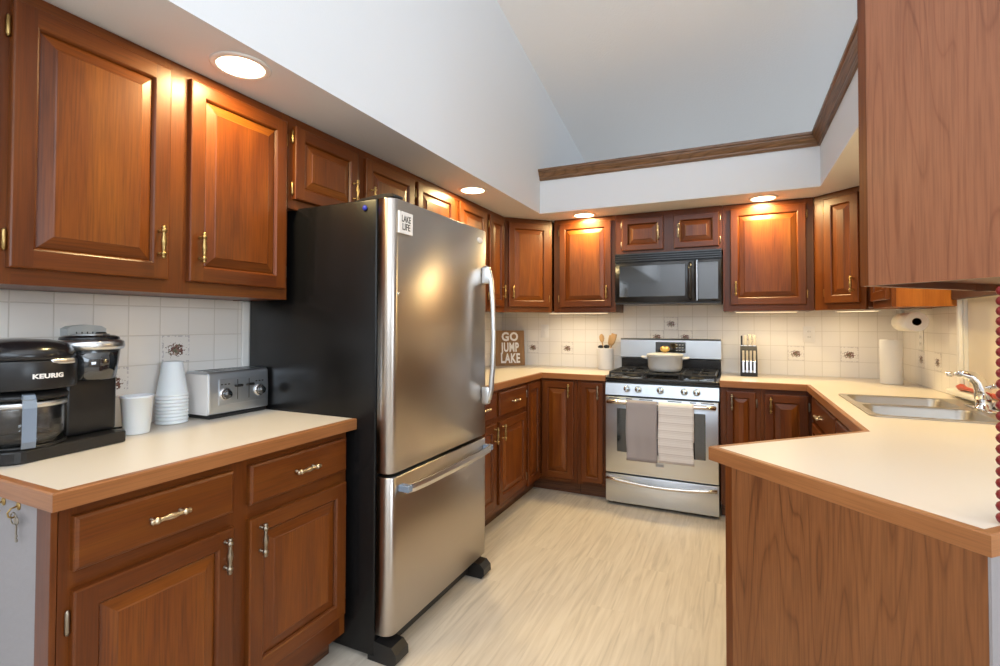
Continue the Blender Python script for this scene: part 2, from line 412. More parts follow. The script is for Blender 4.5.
# crown moulding on the back and right soffits (mitred in the corner)
CP = [(0, 2.397), (.012, 2.397), (.018, 2.409), (.018, 2.418), (.030, 2.432), (.040, 2.450), (.040, 2.458), (.050, 2.463), (.050, 2.478), (0, 2.478)]
m = MB(); m.swap = 1; m.loft([[(SX+.001, SY-d, z) for d, z in CP], [(SXR-d, SY-d, z) for d, z in CP]], smooth=False); m.build('trim_1', OAK, kind='structure')
m = MB(); m.swap = 0
m.loft([[(SXR-d, SY-d, z) for d, z in CP], [(SXR-d, 1.93, z) for d, z in CP]], smooth=False)
o = m.build('trim_2', OAK, kind='structure')
for l in o.data.loops:
    c = o.data.vertices[l.vertex_index].co; o.data.uv_layers['UVMap'].data[l.index].uv = (c.z*1.0-c.x, c.y)
# tiled backsplashes
def tiles(name, x0, x1, y0, y1, horiz, phase, z1=ZB):
    m = MB(); m.box(x0, x1, y0, y1, H, z1); o = m.build(name, TILE, kind='structure')
    return no_offset_uv(o, phase, H, horiz)
TL = tiles('wall_left_backsplash', 0, .006, .30, 1.672, 1, .896)
TBL = tiles('wall_left_backsplash', 0, .006, 2.59, YB, 1, .896)
TB = tiles('wall_back_backsplash', .006, XR-.006, YB-.006, YB, 0, 1.507-.05425, 1.47)
TR = tiles('wall_right_backsplash', XR-.006, XR, WY1+.036, YB, 1, 3.87-.054)
m = MB(); m.box(0, .012, 1.674, 1.735, H, ZB, .003); m.build('trim_3', TRIMW, kind='structure')
def decor(parent, loc, rz):
    m = MB(); m.box(-.052, .052, -.0012, .0012, -.052, .052, .0004); m.build('decor_tile', FLOWER, parent, loc, (R(random.choice((0, 0, 0))), 0, R(rz)))
decor(TL, (.0066, 1.3895, 1.184), 90); decor(TL, (.0066, 1.171, 1.076), 90)
for x, z in ((.316, 1.076), (.640, 1.076), (1.507, 1.292), (1.3985, 1.184), (1.6155, 1.184), (2.375, 1.076), (2.7005, 1.076)): decor(TB, (x, YB-.0066, z), 0)
decor(TR, (XR-.0066, 4.032, 1.076), -90); decor(TR, (XR-.0066, 3.762, 1.076), -90)

# window on the right wall: casing, stool, sash, pane; a roller shade hangs in it
w = MB()
for a in ((WY1, WY1+.032, WZ0-.03, WZ1+.09), (WY0-.09, WY0, WZ0-.03, WZ1+.09), (WY0-.09, WY1+.032, WZ1, WZ1+.09)): w.box(XR-.018, XR, *a, .004)
w.box(XR, XR+.1, WY0, WY0+.012, WZ0, WZ1); w.box(XR, XR+.1, WY1-.012, WY1, WZ0, WZ1); w.box(XR, XR+.1, WY0, WY1, WZ1-.012, WZ1)
win = w.build('window_1', TRIMW, kind='structure')
w = MB(); w.box(XR-.045, XR+.09, WY0-.10, WY1+.10, WZ0-.025, WZ0, .006, 2); w.build('window_sill', TRIMW, win)
w = MB()
for a in ((WY0+.013, WY0+.055, WZ0, WZ1-.013), (WY1-.055, WY1-.013, WZ0, WZ1-.013), (WY0+.056, WY1-.056, WZ0+.001, WZ0+.045), (WY0+.056, WY1-.056, WZ1-.06, WZ1-.014), (WY0+.056, WY1-.056, 1.47, 1.505)): w.box(XR+.06, XR+.09, *a)
w.build('sash', TRIMW, win)
w = MB(); w.box(XR+.074, XR+.078, WY0+.055, WY1-.055, WZ0+.045, WZ1-.06); w.build('pane', GLASS, win)
sh = thing('roller_shade', 'beige fabric shade drawn down over the window beside the sink', 'window shade', (XR+.014, (WY0+WY1)/2, WZ0+.01))
hw = (WY1-WY0)/2-.016
w = MB(); w.box(-.0015, .0015, -hw, hw, .01, .94); w.build('fabric', SHADE, sh)
w = MB(); w.box(-.012, .010, -hw, hw, 0, .012, .003); w.build('hem_bar', SHADE, sh)
vl = MB(); vl.box(XR-.045, XR-.019, WY0-.05, WY1+.005, 1.412, 1.50, .004)
tag(vl.build('valance', VAL), 'dark brown valance board across the window above the beige shade', 'valance')

# ------------------------------------------------------------------ cabinetry kit
def pull_mesh():
    m = MB()
    L = .052
    prof = [(0, -L), (.0035, -L+.001), (.005, -L+.005), (.0035, -L+.009), (.0055, -L+.012), (.0065, -L+.016), (.0055, -L+.020), (.003, -L+.022), (.0042, -L+.025), (.0036, -.02), (.0055, -.006), (.006, 0)]
    prof = [(r*1.45, h) for r, h in prof]
    full = prof + [(r, -h) for r, h in prof[-2::-1]]
    m.lathe(full, (0, -.025, 0), 12)
    for z in (-L+.016, L-.016): m.lathe([(.0055, -.001), (.0055, -.004), (.0032, -.007), (.0032, -.025)], (0, 0, z), 10, 'y')
    o = m.build('pull', BRASS); me = o.data; bpy.data.objects.remove(o); return me
PULL = pull_mesh(); PULLD = PULL.copy(); PULLD.materials[0] = PEWTER; PULLN = PULL.copy(); PULLN.materials[0] = NICKEL
def hinge_mesh():
    m = MB(); m.lathe([(0, -.029), (.0025, -.028), (.0055, -.022), (.0055, .022), (.0025, .028), (0, .029)], (0, -.007, 0), 8)
    o = m.build('hinge', PEWTER); me = o.data; bpy.data.objects.remove(o); return me
HINGE = hinge_mesh(); HINGEB = HINGE.copy(); HINGEB.materials[0] = BRASS

def rect(x0, x1, z0, z1, d, y): return [(x0+d, y, z0+d), (x1-d, y, z0+d), (x1-d, y, z1-d), (x0+d, y, z1-d)]
def door_part(root, x0, x1, z0, z1, hinge='L', pull=None, fw=.056, t=.021, pm=PULL, hm=PEWTER, small=False, pull_z=None, hinges=True):
    """raised panel door; local origin at its lower left corner on the face frame"""
    w, h = x1-x0, z1-z0; fw = min(fw, w*.27, h*.30); bev = min(.032, (min(w, h)-2*fw)*.28)
    m = MB(); e = .005
    def ring(d0, y0, d1, y1):
        a, b = rect(0, w, 0, h, d0, y0), rect(0, w, 0, h, d1, y1)
        for i in range(4):
            j = (i+1) % 4; m.swap = 1 if i in (0, 2) else 0; m.quad(a[i], a[j], b[j], b[i])
    m.nxt(); ring(0, 0, 0, -t+.004); ring(0, -t+.004, .0015, -t+.0012); ring(.0015, -t+.0012, e, -t)
    f0 = fw-.008
    m.nxt(0); m.quad((e, -t, e), (f0, -t, e), (f0, -t, h-e), (e, -t, h-e))
    m.nxt(0); m.quad((w-f0, -t, e), (w-e, -t, e), (w-e, -t, h-e), (w-f0, -t, h-e))
    m.nxt(1); m.quad((f0, -t, e), (w-f0, -t, e), (w-f0, -t, f0), (f0, -t, f0))
    m.nxt(1); m.quad((f0, -t, h-f0), (w-f0, -t, h-f0), (w-f0, -t, h-e), (f0, -t, h-e))
    ring(f0, -t, fw-.004, -t+.003); ring(fw-.004, -t+.003, fw, -t+.010)
    d = m.build('door', CH, root, (x0, 0, z0))
    m = MB(); m.nxt()
    def ring2(d0, y0, d1, y1):
        a, b = rect(0, w, 0, h, d0, y0), rect(0, w, 0, h, d1, y1)
        for i in range(4):
            j = (i+1) % 4; m.swap = 1 if i in (0, 2) else 0; m.quad(a[i], a[j], b[j], b[i])
    ring2(fw-.001, -t+.012, fw+.004, -t+.0095); ring2(fw+.004, -t+.0095, fw+bev, -t+.003); ring2(fw+bev, -t+.003, fw+bev+.003, -t+.0005)
    m.swap = 0; a = rect(0, w, 0, h, fw+bev+.003, -t+.0005); m.quad(*a)
    m.build('raised_panel', CHP_, d)
    if pull:
        px = w-.034 if 'R' in pull else .034
        pz = pull_z if pull_z is not None else (.115 if 'b' in pull else h-.068)
        if small: pz = h/2
        link('handle', pm, d, (px, -t, pz))
    if hinges:
        hx = -.0055 if hinge == 'L' else w+.0055
        zz = (.07, h-.07) if h > .35 else (.045, h-.045)
        for z in zz: link('hinge', HINGEB if hm is BRASS else HINGE, d, (hx, 0, z), (0, 0, 0 if hinge == 'L' else math.pi) if False else (0, 0, 0))
    return d
def drawer_part(root, x0, x1, z0, z1, pm=PULLN, pull=True):
    w, h = x1-x0, z1-z0; t = .021; m = MB(); m.swap = 1; m.nxt()
    R_ = [rect(0, w, 0, h, d, y) for d, y in ((0, 0), (0, -t+.006), (.002, -t+.003), (.006, -t+.0012), (.008, -t))]
    for a, b in zip(R_, R_[1:]):
        for i in range(4): j = (i+1) % 4; m.quad(a[i], a[j], b[j], b[i])
    m.quad(*R_[-1]); d = m.build('drawer', CH, root, (x0, 0, z0))
    if pull: link('handle', pm, d, (w/2, -t, h/2), (0, R(90), 0))
    return d
def frame_part(root, w, z0, z1, stiles, rails, t=.019):
    """face frame: stiles = [(x0,x1)...] full height, rails = [(x0,x1,z0,z1)...]"""
    m = MB()
    m.swap = 0
    for a, b in stiles: m.box(a, b, 0, t, z0, z1)
    m.swap = 1
    for a, b, c, d in rails: m.box(a, b, 0, t, c, d)
    return m.build('face_frame', CH, root)
def carcass_part(root, w, depth, z0, z1, toe=0, mat=CH, t=.016, drop=.012):
    m = MB(); y0 = .0195
    m.swap = 0; m.box(0.0005, t, y0, depth, z0, z1); m.box(w-t, w-.0005, y0, depth, z0, z1); m.box(t, w-t, depth-.008, depth, z0+drop, z1)
    m.swap = 1; m.box(t, w-t, y0, depth-.008, z0+drop, z0+drop+t); m.box(t, w-t, y0, depth-.008, z1-t, z1)
    o = m.build('carcass', mat, root)
    if toe:
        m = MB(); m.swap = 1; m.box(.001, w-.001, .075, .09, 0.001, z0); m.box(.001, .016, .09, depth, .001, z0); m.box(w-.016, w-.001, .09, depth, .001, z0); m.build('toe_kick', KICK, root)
    return o
def cabinet(label, loc, rz, w, depth, z0, z1, doors=(), drawers=(), stiles=None, rails=None, toe=False, name='wall_cabinet', group=None, cmat=None):
    root = thing(name, label, 'cabinet', loc, rz, group)
    carcass_part(root, w, depth, z0, z1, toe, mat=cmat or CH, drop=.012 if toe else .002)
    if stiles is None:
        xs = [(0, doors[0][0]+.012)] + [(a[1]-.012, b[0]+.012) for a, b in zip(doors, doors[1:])] + [(doors[-1][1]-.012, w)]
    else: xs = stiles
    if rails is None:
        lo = min(d[2] for d in doors)+.012; hi = max([d[3] for d in doors]+[d[3] for d in drawers])-.012
        rs = []
        for a, b in zip(xs, xs[1:]):
            rs += [(a[1], b[0], z0, lo), (a[1], b[0], hi, z1)]
            if drawers: rs.append((a[1], b[0], drawers[0][2]-.05, drawers[0][2]+.012))
    else: rs = rails
    frame_part(root, w, z0, z1, xs, rs)
    for d in doors: door_part(root, *d[:4], **(d[4] if len(d) > 4 else {}))
    for d in drawers: drawer_part(root, *d[:4], **(d[4] if len(d) > 4 else {}))
    return root
GU, GB = None, None
XU = .305; XBF = .605       # face-frame planes of wall and base cabinets
D0, D1 = ZB+.042, 2.105     # wall door heights
# --- left run, wall cabinets
B_ = dict(hm=BRASS)
cabinet('tall two door cherry wall cabinet above the coffee maker and toaster', (XU, .735, 0), 90, .912, XU-.004, ZB, ZS-.001,
        [(.040, .432, D0, D1, dict(hinge='L', pull='Rb', **B_)), (.496, .893, D0, D1, dict(hinge='R', pull='Lb', **B_))])
cabinet('short cherry wall cabinet directly above the refrigerator', (XU, 1.649, 0), 90, .895, XU-.004, 1.76, ZS-.001,
        [(.022, .402, 1.80, D1, dict(hinge='L', pull='Rb', **B_)), (.462, .872, 1.80, D1, dict(hinge='R', pull='Lb', **B_))])
cabinet('two door cherry wall cabinet with bright lamp glow just beyond the refrigerator', (XU, 2.546, 0), 90, .919, XU-.004, ZB, ZS-.001,
        [(.010, .430, D0, D1, dict(hinge='L', pull='Rb', **B_)), (.498, .898, D0, D1, dict(hinge='R', pull='Lb', **B_))])
cabinet('slim single door cherry wall cabinet left of the left corner cabinet', (XU, 3.467, 0), 90, .321, XU-.004, ZB, ZS-.001,
        [(.035, .285, D0, D1, dict(hinge='L', pull='Rb', **B_))])
# --- corner and back run, wall cabinets
YU = YB-.312
def corner_wall(label, a, b, outline, rz, hinge, pull, st=.045):
    """diagonal wall cabinet: face from world point a to b, body = outline polygon"""
    w = (Vector(b)-Vector(a)).length
    root = thing('corner_wall_cabinet', label, 'cabinet', (a[0], a[1], 0), rz)
    ca, sa = math.cos(R(-rz)), math.sin(R(-rz))
    loc = [((x-a[0])*ca-(y-a[1])*sa, (x-a[0])*sa+(y-a[1])*ca) for x, y in outline]
    m = MB(); m.prism(loc, ZB+.012, ZS-.001); m.build('carcass', CH, root)
    frame_part(root, w, ZB, ZS-.001, [(.0, st), (w-.045, w)], [(st, w-.045, ZB, D0+.012), (st, w-.045, D1-.012, ZS-.001)])
    door_part(root, st-.013, w-.032, D0, D1, hinge=hinge, pull=pull, hm=BRASS)
a, b = (XU, 3.79), (.603, YU)
q = .0195*S2
corner_wall('angled cherry cabinet in the left back corner above the wooden sign', a, b, [(XU-q+.001, 3.79+q), (.603-q, YU+q-.001), (.603-q, YB-.007), (.007, YB-.007), (.007, 3.79+q)], 45, 'R', 'Lb')
cabinet('cherry wall cabinet with glowing amber door left of the microwave', (.624, YU, 0), 0, .506, .300, ZB, ZS-.001,
        [(.047, .473, D0, D1, dict(hinge='L', pull='Rb', **B_))])
cabinet('short cherry wall cabinet with two small doors above the microwave', (1.132, YU, 0), 0, .764, .300, 1.825, ZS-.001,
        [(.050, .358, 1.852, D1-.004, dict(hinge='L', pull='R', small=True, pm=PULLD, fw=.05)), (.432, .742, 1.852, D1-.004, dict(hinge='R', pull='L', small=True, pm=PULLD, fw=.05))])
cabinet('cherry wall cabinet right of the microwave above the knife block', (1.898, YU, 0), 0, .556, .300, ZB, ZS-.001,
        [(.048, .512, D0, D1, dict(hinge='R', pull='Lb', **B_))])
a, b = (2.458, YU), (2.695, YU-.237)
corner_wall('angled cherry cabinet in the right back corner beside the hanging cabinet', a, b, [(2.458+q, YU+q-.001), (2.695+q-.001, YU-.237+q), (XR-.007, YU-.237+q), (XR-.007, YB-.007), (2.458+q, YB-.007)], -45, 'L', 'Rb', .092)
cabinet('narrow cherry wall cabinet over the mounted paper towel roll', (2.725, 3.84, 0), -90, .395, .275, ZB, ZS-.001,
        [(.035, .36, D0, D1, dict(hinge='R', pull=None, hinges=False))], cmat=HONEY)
# --- the cabinet hanging over the peninsula (end panel towards the camera)
hc = thing('hanging_cabinet', 'large cherry cabinet hanging over the peninsula with figured end panel', 'cabinet', (2.2564, 1.7034, 0), -135)
# local x runs towards the camera side end (x<0 is away); front (-y) faces the kitchen
WH = .95; DH = .33
m = MB(); m.swap = 0; m.box(-.006, 0, .020, DH, ZB, ZS-.001); m.build('end_panel', CHL, hc)
m = MB(); m.box(-.022, -.0065, .020, DH, ZB, ZS-.001); m.box(-WH, -WH+.016, .02, DH, ZB, ZS-.001)
m.swap = 1; m.box(-WH+.016, -.022, .02, DH, ZB+.018, ZB+.034); m.box(-WH+.016, -.022, .02, DH, ZS-.02, ZS-.002); m.box(-WH+.016, -.022, DH-.012, DH, ZB, ZS-.001)
m.build('carcass', CH, hc)
m = MB(); m.swap = 0; m.box(-.040, 0, 0, .0195, ZB, ZS-.001); m.box(-WH, -WH+.04, 0, .0195, ZB, ZS-.001); m.box(-.50, -.44, 0, .0195, ZB, ZS-.001)
m.swap = 1; m.box(-WH+.04, -.04, 0, .019, ZB, ZB+.05); m.box(-WH+.04, -.04, 0, .019, 2.09, ZS-.001); m.build('face_frame', CH, hc)
door_part(hc, -.455, -.030, D0, D1, hinge='R', pull='Lb', hinges=False); door_part(hc, -.925, -.49, D0, D1, hinge='L', pull='Rb', hinges=False)

# --- base cabinets
BZ0, BZ1 = .10, .8735
DR0, DR1, DO0, DO1 = .725, .848, .185, .682
bc = cabinet('near left cherry base cabinet under the coffee maker with grey painted end', (XBF, .765, 0), 90, .905, XBF-.004, BZ0, BZ1,
        [(.022, .420, DO0, DO1, dict(hinge='L', pull='R', pm=PULLD)), (.472, .890, DO0, DO1, dict(hinge='R', pull='L', pm=PULLD))],
        [(.022, .416, DR0, DR1), (.472, .890, DR0, DR1)], toe=True, name='base_cabinet')
m = MB(); m.box(-.012, -.001, .062, XBF-.004, .002, BZ1); m.build('end_panel', GREYPAINT, bc, label='grey painted end panel')
m = MB(); m.swap = 0; m.box(-.014, -.001, 0, .061, .002, BZ1, .001); m.build('end_stile', CH, bc)
cabinet('cherry base cabinet beyond the refrigerator with drawers over doors', (XBF, 2.60, 0), 90, .895, XBF-.008, BZ0, BZ1,
        [(.022, .385, .145, .665, dict(hinge='L', pull='R')), (.430, .880, .145, .665, dict(hinge='R', pull='L'))],
        [(.022, .385, .700, .850), (.430, .880, .700, .850)], toe=True, name='base_cabinet')
# L shaped corner base with two doors meeting in the inner corner
YF = YB-XBF   # 3.795 back-run face
cb = thing('corner_base_cabinet', 'left corner cherry base cabinet with two doors meeting at the inner corner', 'cabinet', (0, 0, 0))
m = MB(); m.prism([(.01, 3.498), (XBF-.02, 3.498), (XBF-.02, YF+.02), (.905, YF+.02), (.905, YB-.01), (.01, YB-.01)], BZ0, BZ1); m.build('carcass', CH, cb)
m = MB(); m.box(XBF-.0195, XBF, 3.498, 3.525, BZ0, BZ1); m.box(XBF-.0195, XBF, 3.525, YF, BZ0, .135); m.box(XBF-.0195, XBF, 3.525, YF, .845, BZ1)
m.box(XBF, .905, YF, YF+.0195, BZ0, .135); m.box(XBF, .905, YF, YF+.0195, .845, BZ1); m.box(.868, .905, YF, YF+.0195, .135, .845); m.build('face_frame', CH, cb)
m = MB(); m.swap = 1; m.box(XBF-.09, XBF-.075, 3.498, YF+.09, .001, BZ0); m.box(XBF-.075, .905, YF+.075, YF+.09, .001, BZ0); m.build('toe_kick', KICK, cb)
def wdoor(root, loc, rz, w, z0, z1, **kw):
    d = door_part(root, 0, w, z0, z1, **kw); d.location = (loc[0], loc[1], z0); d.rotation_euler = (0, 0, R(rz)); return d
wdoor(cb, (XBF, 3.515), 90, .248, .125, .855, hinge='L', pull=None)
wdoor(cb, (XBF+.025, YF), 0, .250, .125, .855, hinge='R', pull='R', hinges=False, pm=PULL)
cabinet('slim cherry base cabinet between the corner and the gas range', (.907, YF, 0), 0, .214, XBF-.008, BZ0, BZ1,
        [(.030, .194, .125, .855, dict(hinge='L', pull='R', pm=PULLD, hinges=False, fw=.045))], toe=True, name='base_cabinet')
cabinet('narrow cherry base cabinet right beside the gas range under knife block', (1.882, YF, 0), 0, .235, XBF-.008, BZ0, BZ1,
        [(.036, .208, .145, .848, dict(hinge='R', pull='L', pm=PULLD, fw=.045))], toe=True, name='base_cabinet')
XRF = XR-.605+.0     # 2.405 right-run face
cabinet('right corner cherry base cabinet left of the sink front', (2.118, YF, 0), 0, .285, XBF-.008, BZ0, BZ1,
        [(.022, .262, .145, .842, dict(hinge='R', pull='L', pm=PULL))], toe=True, name='base_cabinet')
sb = cabinet('cherry sink base cabinet along the window wall', (XRF, 3.775, 0), -90, 1.40, XR-XRF-.008, BZ0, BZ1-.17,
        [(.10, .84, .145, .70, dict(hinge='L', pull='R', pm=PULLN, hinges=False)), (.88, 1.34, .145, .70, dict(hinge='R', pull='L', pm=PULLN, hinges=False))], toe=True, name='sink_base_cabinet')
m = MB(); m.swap = 1; m.box(0, 1.40, 0, .019, BZ1-.169, BZ1); m.build('top_rail', CH, sb)
drawer_part(sb, .10, .84, .725, .85, pm=PULLN); drawer_part(sb, .88, 1.34, .725, .85, pm=PULLN)
# peninsula
def pen(s, t):
    """s along the end edge from the tip (towards the camera side), t along the peninsula away from its end"""
    return (1.893+s*S2+t*S2, 1.8165-s*S2+t*S2)
pc = thing('peninsula_cabinet', 'cherry peninsula cabinet with large figured wood end panel facing the camera', 'cabinet', (0, 0, 0))
I0, I1 = .066, .672
m = MB(); m.prism([pen(I0+.02, .02), pen(I1-.012, .02), pen(I1-.012, 1.15), pen(I0+.02, .70)], BZ0-.098, BZ1); m.build('carcass', CH, pc)
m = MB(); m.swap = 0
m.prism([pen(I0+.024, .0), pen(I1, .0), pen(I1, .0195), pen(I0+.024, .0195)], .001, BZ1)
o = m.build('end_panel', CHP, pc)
for l in o.data.loops:
    c = o.data.vertices[l.vertex_index].co; o.data.uv_layers['UVMap'].data[l.index].uv = ((c.x-c.y)*S2+3.3, c.z+.4)
m = MB(); m.prism([pen(I0, .0), pen(I0+.0235, .0), pen(I0+.0235, .0195), pen(I0, .0195)], .001, BZ1); m.build('end_stile', CH, pc)
m = MB(); m.prism([pen(I1+.0005, .0), pen(I1+.005, .0), pen(I1+.005, 1.10), pen(I1+.0005, 1.10)], .001, BZ1); m.build('back_panel', GREYPAINT, pc, label='grey painted back panel')
m = MB(); m.prism([pen(I0, .020), pen(I0+.0195, .020), pen(I0+.0195, .60), pen(I0, .60)], BZ0, BZ1); m.build('face_frame', CH, pc)
for t0, t1, hg, pl in ((.03, .30, 'R', 'L'), (.325, .585, 'L', 'R')):
    d = door_part(pc, 0, t1-t0, .145, .848, hinge=hg, pull=pl, hinges=False)
    p = pen(I0, t1); d.location = (p[0], p[1], .145); d.rotation_euler = (0, 0, R(-135))

# ------------------------------------------------------------------ countertops
def offset_poly(pts, d):
    """open polyline of outer-edge points offset to its left by d (mitred)"""
    P_ = [Vector(p) for p in pts]; out = []
    for i, p in enumerate(P_):
        ds = []
        if i: ds.append((p-P_[i-1]).normalized())
        if i < len(P_)-1: ds.append((P_[i+1]-p).normalized())
        ns = [Vector((-q.y, q.x)) for q in ds]
        if len(ns) == 1: out.append(p+ns[0]*d)
        else:
            n = (ns[0]+ns[1]).normalized(); out.append(p+n*d/max(.2, n.dot(ns[0])))
    return [tuple(q) for q in out]
def edge_strip(root, pts, d=.019, z0=.874, z1=.9145):
    inn = offset_poly(pts, d); cz = z1-.003; inn2 = offset_poly(pts, .003)
    m = MB()
    for i in range(len(pts)-1):
        m.nxt(1); m.loft([[(*pts[k], z0), (*pts[k], cz), (*inn2[k], z1), (*inn[k], z1), (*inn[k], z0)] for k in (i, i+1)], smooth=False)
    o = m.build('edge_trim', EDGE, root)
    me = o.data; uv = me.uv_layers['UVMap'].data     # grain runs along the strip
    for f in me.polygons:
        t = max(((me.vertices[f.vertices[i]].co-me.vertices[f.vertices[i-1]].co) for i in range(len(f.vertices))), key=lambda v: v.length).normalized()
        for li in f.loop_indices:
            c = me.vertices[me.loops[li].vertex_index].co; uv[li].uv = (c.z*1.3+.3*(c-c.dot(t)*t).length, c.dot(t))
    return inn
ZT0, ZT1 = .8745, H
ct = thing('countertop', 'short cream laminate countertop with coffee maker and toaster on it', 'countertop', (0, 0, 0))
pts = [(.008, .7407), (.635, .7407), (.635, 1.6975), (.015, 1.6975)]
inn = edge_strip(ct, pts[:3]); m = MB()
m.prism([(.008, inn[0][1]), inn[1], (inn[2][0], 1.6975), (.008, 1.6975)], ZT0, ZT1); m.build('laminate_top', LAM, ct)
ct = thing('countertop', 'cream laminate countertop in the left corner holding sign and crock', 'countertop', (0, 0, 0))
pts = [(.635, 2.592), (.635, YB-.635), (1.1225, YB-.635)]
inn = edge_strip(ct, pts); m = MB()
m.prism([(.008, 2.592), inn[0], inn[1], inn[2], (1.1225, YB-.008), (.008, YB-.008)], ZT0, ZT1); m.build('laminate_top', LAM, ct)
ct = thing('countertop', 'long cream laminate countertop with sink and angled peninsula on the right', 'countertop', (0, 0, 0))
x3 = 2.372
tip = (1.893, 1.8165); ec = (2.3722, 1.3373)
wx = XR-.001; bk = (wx, ec[1]+(wx-ec[0]))
pts = [(1.8795, YB-.635), (x3, YB-.635), (x3, 1.8165+(x3-1.893)), tip, ec, bk]
inn = edge_strip(ct, pts)
SK = (2.463, 2.972, 2.632, 3.345)   # sink cut-out
hole = [(SK[0]+.012, SK[2]+.012), (SK[1]-.012, SK[2]+.012), (SK[1]-.012, SK[3]-.012), (SK[0]+.012, SK[3]-.012)]
m = MB(); m.prism([(1.8795, YB-.008), *inn[:5], (wx-.007, inn[5][1]+.0), (wx-.007, YB-.008)], ZT0, ZT1, holes=[hole]); m.build('laminate_top', LAM, ct)

# sink: drop-in double bowl
sk = thing('kitchen_sink', 'stainless steel double bowl sink set in the right countertop', 'sink', ((SK[0]+SK[1])/2, (SK[2]+SK[3])/2, H))
hx, hy = (SK[1]-SK[0])/2, (SK[3]-SK[2])/2
def rrect(cx, cy, ax, ay, r, z, n=5):
    out = []
    for sx, sy, a0 in ((1, 1, 0), (-1, 1, 90), (-1, -1, 180), (1, -1, 270)):
        for k in range(n):
            a = R(a0+90*k/(n-1)); out.append((cx+sx*(ax-r)+r*math.cos(a), cy+sy*(ay-r)+r*math.sin(a), z))
    return out
bowls = [(-.035, -hy/2+.004, hx-.062, hy/2-.022), (-.035, hy/2-.004, hx-.062, hy/2-.022)]
m = MB(); m.prism([p[:2] for p in rrect(0, 0, hx, hy, .03, 0)], .001, .006, holes=[[p[:2] for p in rrect(c[0], c[1], c[2], c[3], .05, 0)] for c in bowls]); m.build('rim', SINKM, sk)
for c in bowls:
    m = MB(); rs = [rrect(*c, .05, .004), rrect(c[0], c[1], c[2]-.003, c[3]-.003, .05, -.004), rrect(c[0], c[1], c[2]-.010, c[3]-.010, .05, -.13), rrect(c[0], c[1], c[2]-.022, c[3]-.022, .045, -.152), rrect(c[0], c[1], c[2]-.05, c[3]-.05, .04, -.158), rrect(c[0], c[1], .02, .02, .019, -.160)]
    m.loft(rs, caps=False); m._f([m.bm.verts.new(p) for p in rs[-1]]); bw = m.build('bowl', SINKM, sk)
    m = MB(); m.lathe([(.038, 0), (.04, .003), (.03, .004), (.012, .002), (0, .002)], (c[0], c[1], -.159), 18); m.build('drain', CHROME, bw)
# faucet
fa = thing('faucet', 'chrome single lever faucet standing on the back edge of the sink', 'faucet', (2.935, 3.0, H+.007))
m = MB(); m.lathe([(.034, 0), (.034, .006), (.028, .012), (.026, .03), (.027, .055), (.024, .07), (.018, .082), (.008, .088), (0, .089)], (0, 0, 0), 20); m.build('body', CHROME, fa)
m = MB(); m.box(-.028, .028, -.12, .12, 0, .007, .003, 2); m.build('base_plate', CHROME, fa)
m = MB(); sp = [(.0, .0, .045), (-.003, .0, .085), (-.014, .002, .118), (-.036, .004, .141), (-.064, .006, .149), (-.084, .008, .150)]
m.tube(sp, [.029, .028, .0245, .021, .016, .012], 12); m.build('spout', CHROME, fa)
m = MB(); m.tube([(-.080, .008, .150), (-.098, .009, .148)], [.007, .007], 10); m.tube([(-.096, .009, .148), (-.102, .009, .147), (-.116, .010, .146), (-.122, .010, .145)], [.008, .0125, .0125, .008], 14); m.build('spray_head', CHROME, fa)
m = MB(); m.tube([(.0, -.005, .08), (.012, -.012, .095), (.022, -.03, .104), (.025, -.07, .106)], [.013, .011, .009, .008], 10); m.build('lever', CHROME, fa)
ru = MB(); ru.tube([(2.993, 3.40, H+.034), (2.993, 3.34, H+.036), (2.993, 3.29, H+.035), (2.993, 3.20, H+.035), (2.993, 3.0, H+.036), (2.993, 2.80, H+.036)], [.006, .018, .010, .009, .012, .013], 10)
ru.xform(Matrix.Translation((-.002, .06, .024)))
tag(ru.build('brush', REDP), 'long red brush lying on the window ledge behind the faucet', 'brush')

# ------------------------------------------------------------------ refrigerator
fr = thing('refrigerator', 'stainless bottom freezer refrigerator with black sides', 'refrigerator', (0, 0, 0))
FY0, FY1, FXD, FXC = 1.700, 2.505, .800, .722
m = MB(); m.box(.02, FXC, FY0+.002, FY1-.002, .02, 1.768, .006, 2); m.build('case', BLKSIDE, fr)
def fdoor(name, z0, z1, mat=STEEL):
    r = .036; pr = []
    for k in range(7):
        a = R(-90+90*k/6); pr.append((FXD-r+r*math.cos(a), FY0+r+r*math.sin(a)))
    for k in range(7):
        a = R(90*k/6); pr.append((FXD-r+r*math.cos(a), FY1-r+r*math.sin(a)))
    pr = [(FXC+.009, FY0)] + pr + [(FXC+.009, FY1)]
    m = MB(); A = [(x, y, z0) for x, y in pr]; B = [(x, y, z1) for x, y in pr]; 
    A2 = [(x-.003 if x > FXC+.02 else x, y, z0-.003) for x, y in pr]; B2 = [(x-.003 if x > FXC+.02 else x, y, z1+.003) for x, y in pr]
    m.loft([A2, A, B, B2], smooth=True)
    o = m.build(name, mat, fr)
    for f in o.data.polygons:
        if abs(f.normal.z) > .5: f.use_smooth = False
    m = MB(); m.box(FXC+.001, FXC+.0085, FY0+.010, FY1-.006, z0, z1); m.build('gasket', BLKP, o)
    return o
fd = fdoor('door', .718, 1.762); fz = fdoor('freezer_drawer', .112, .697)
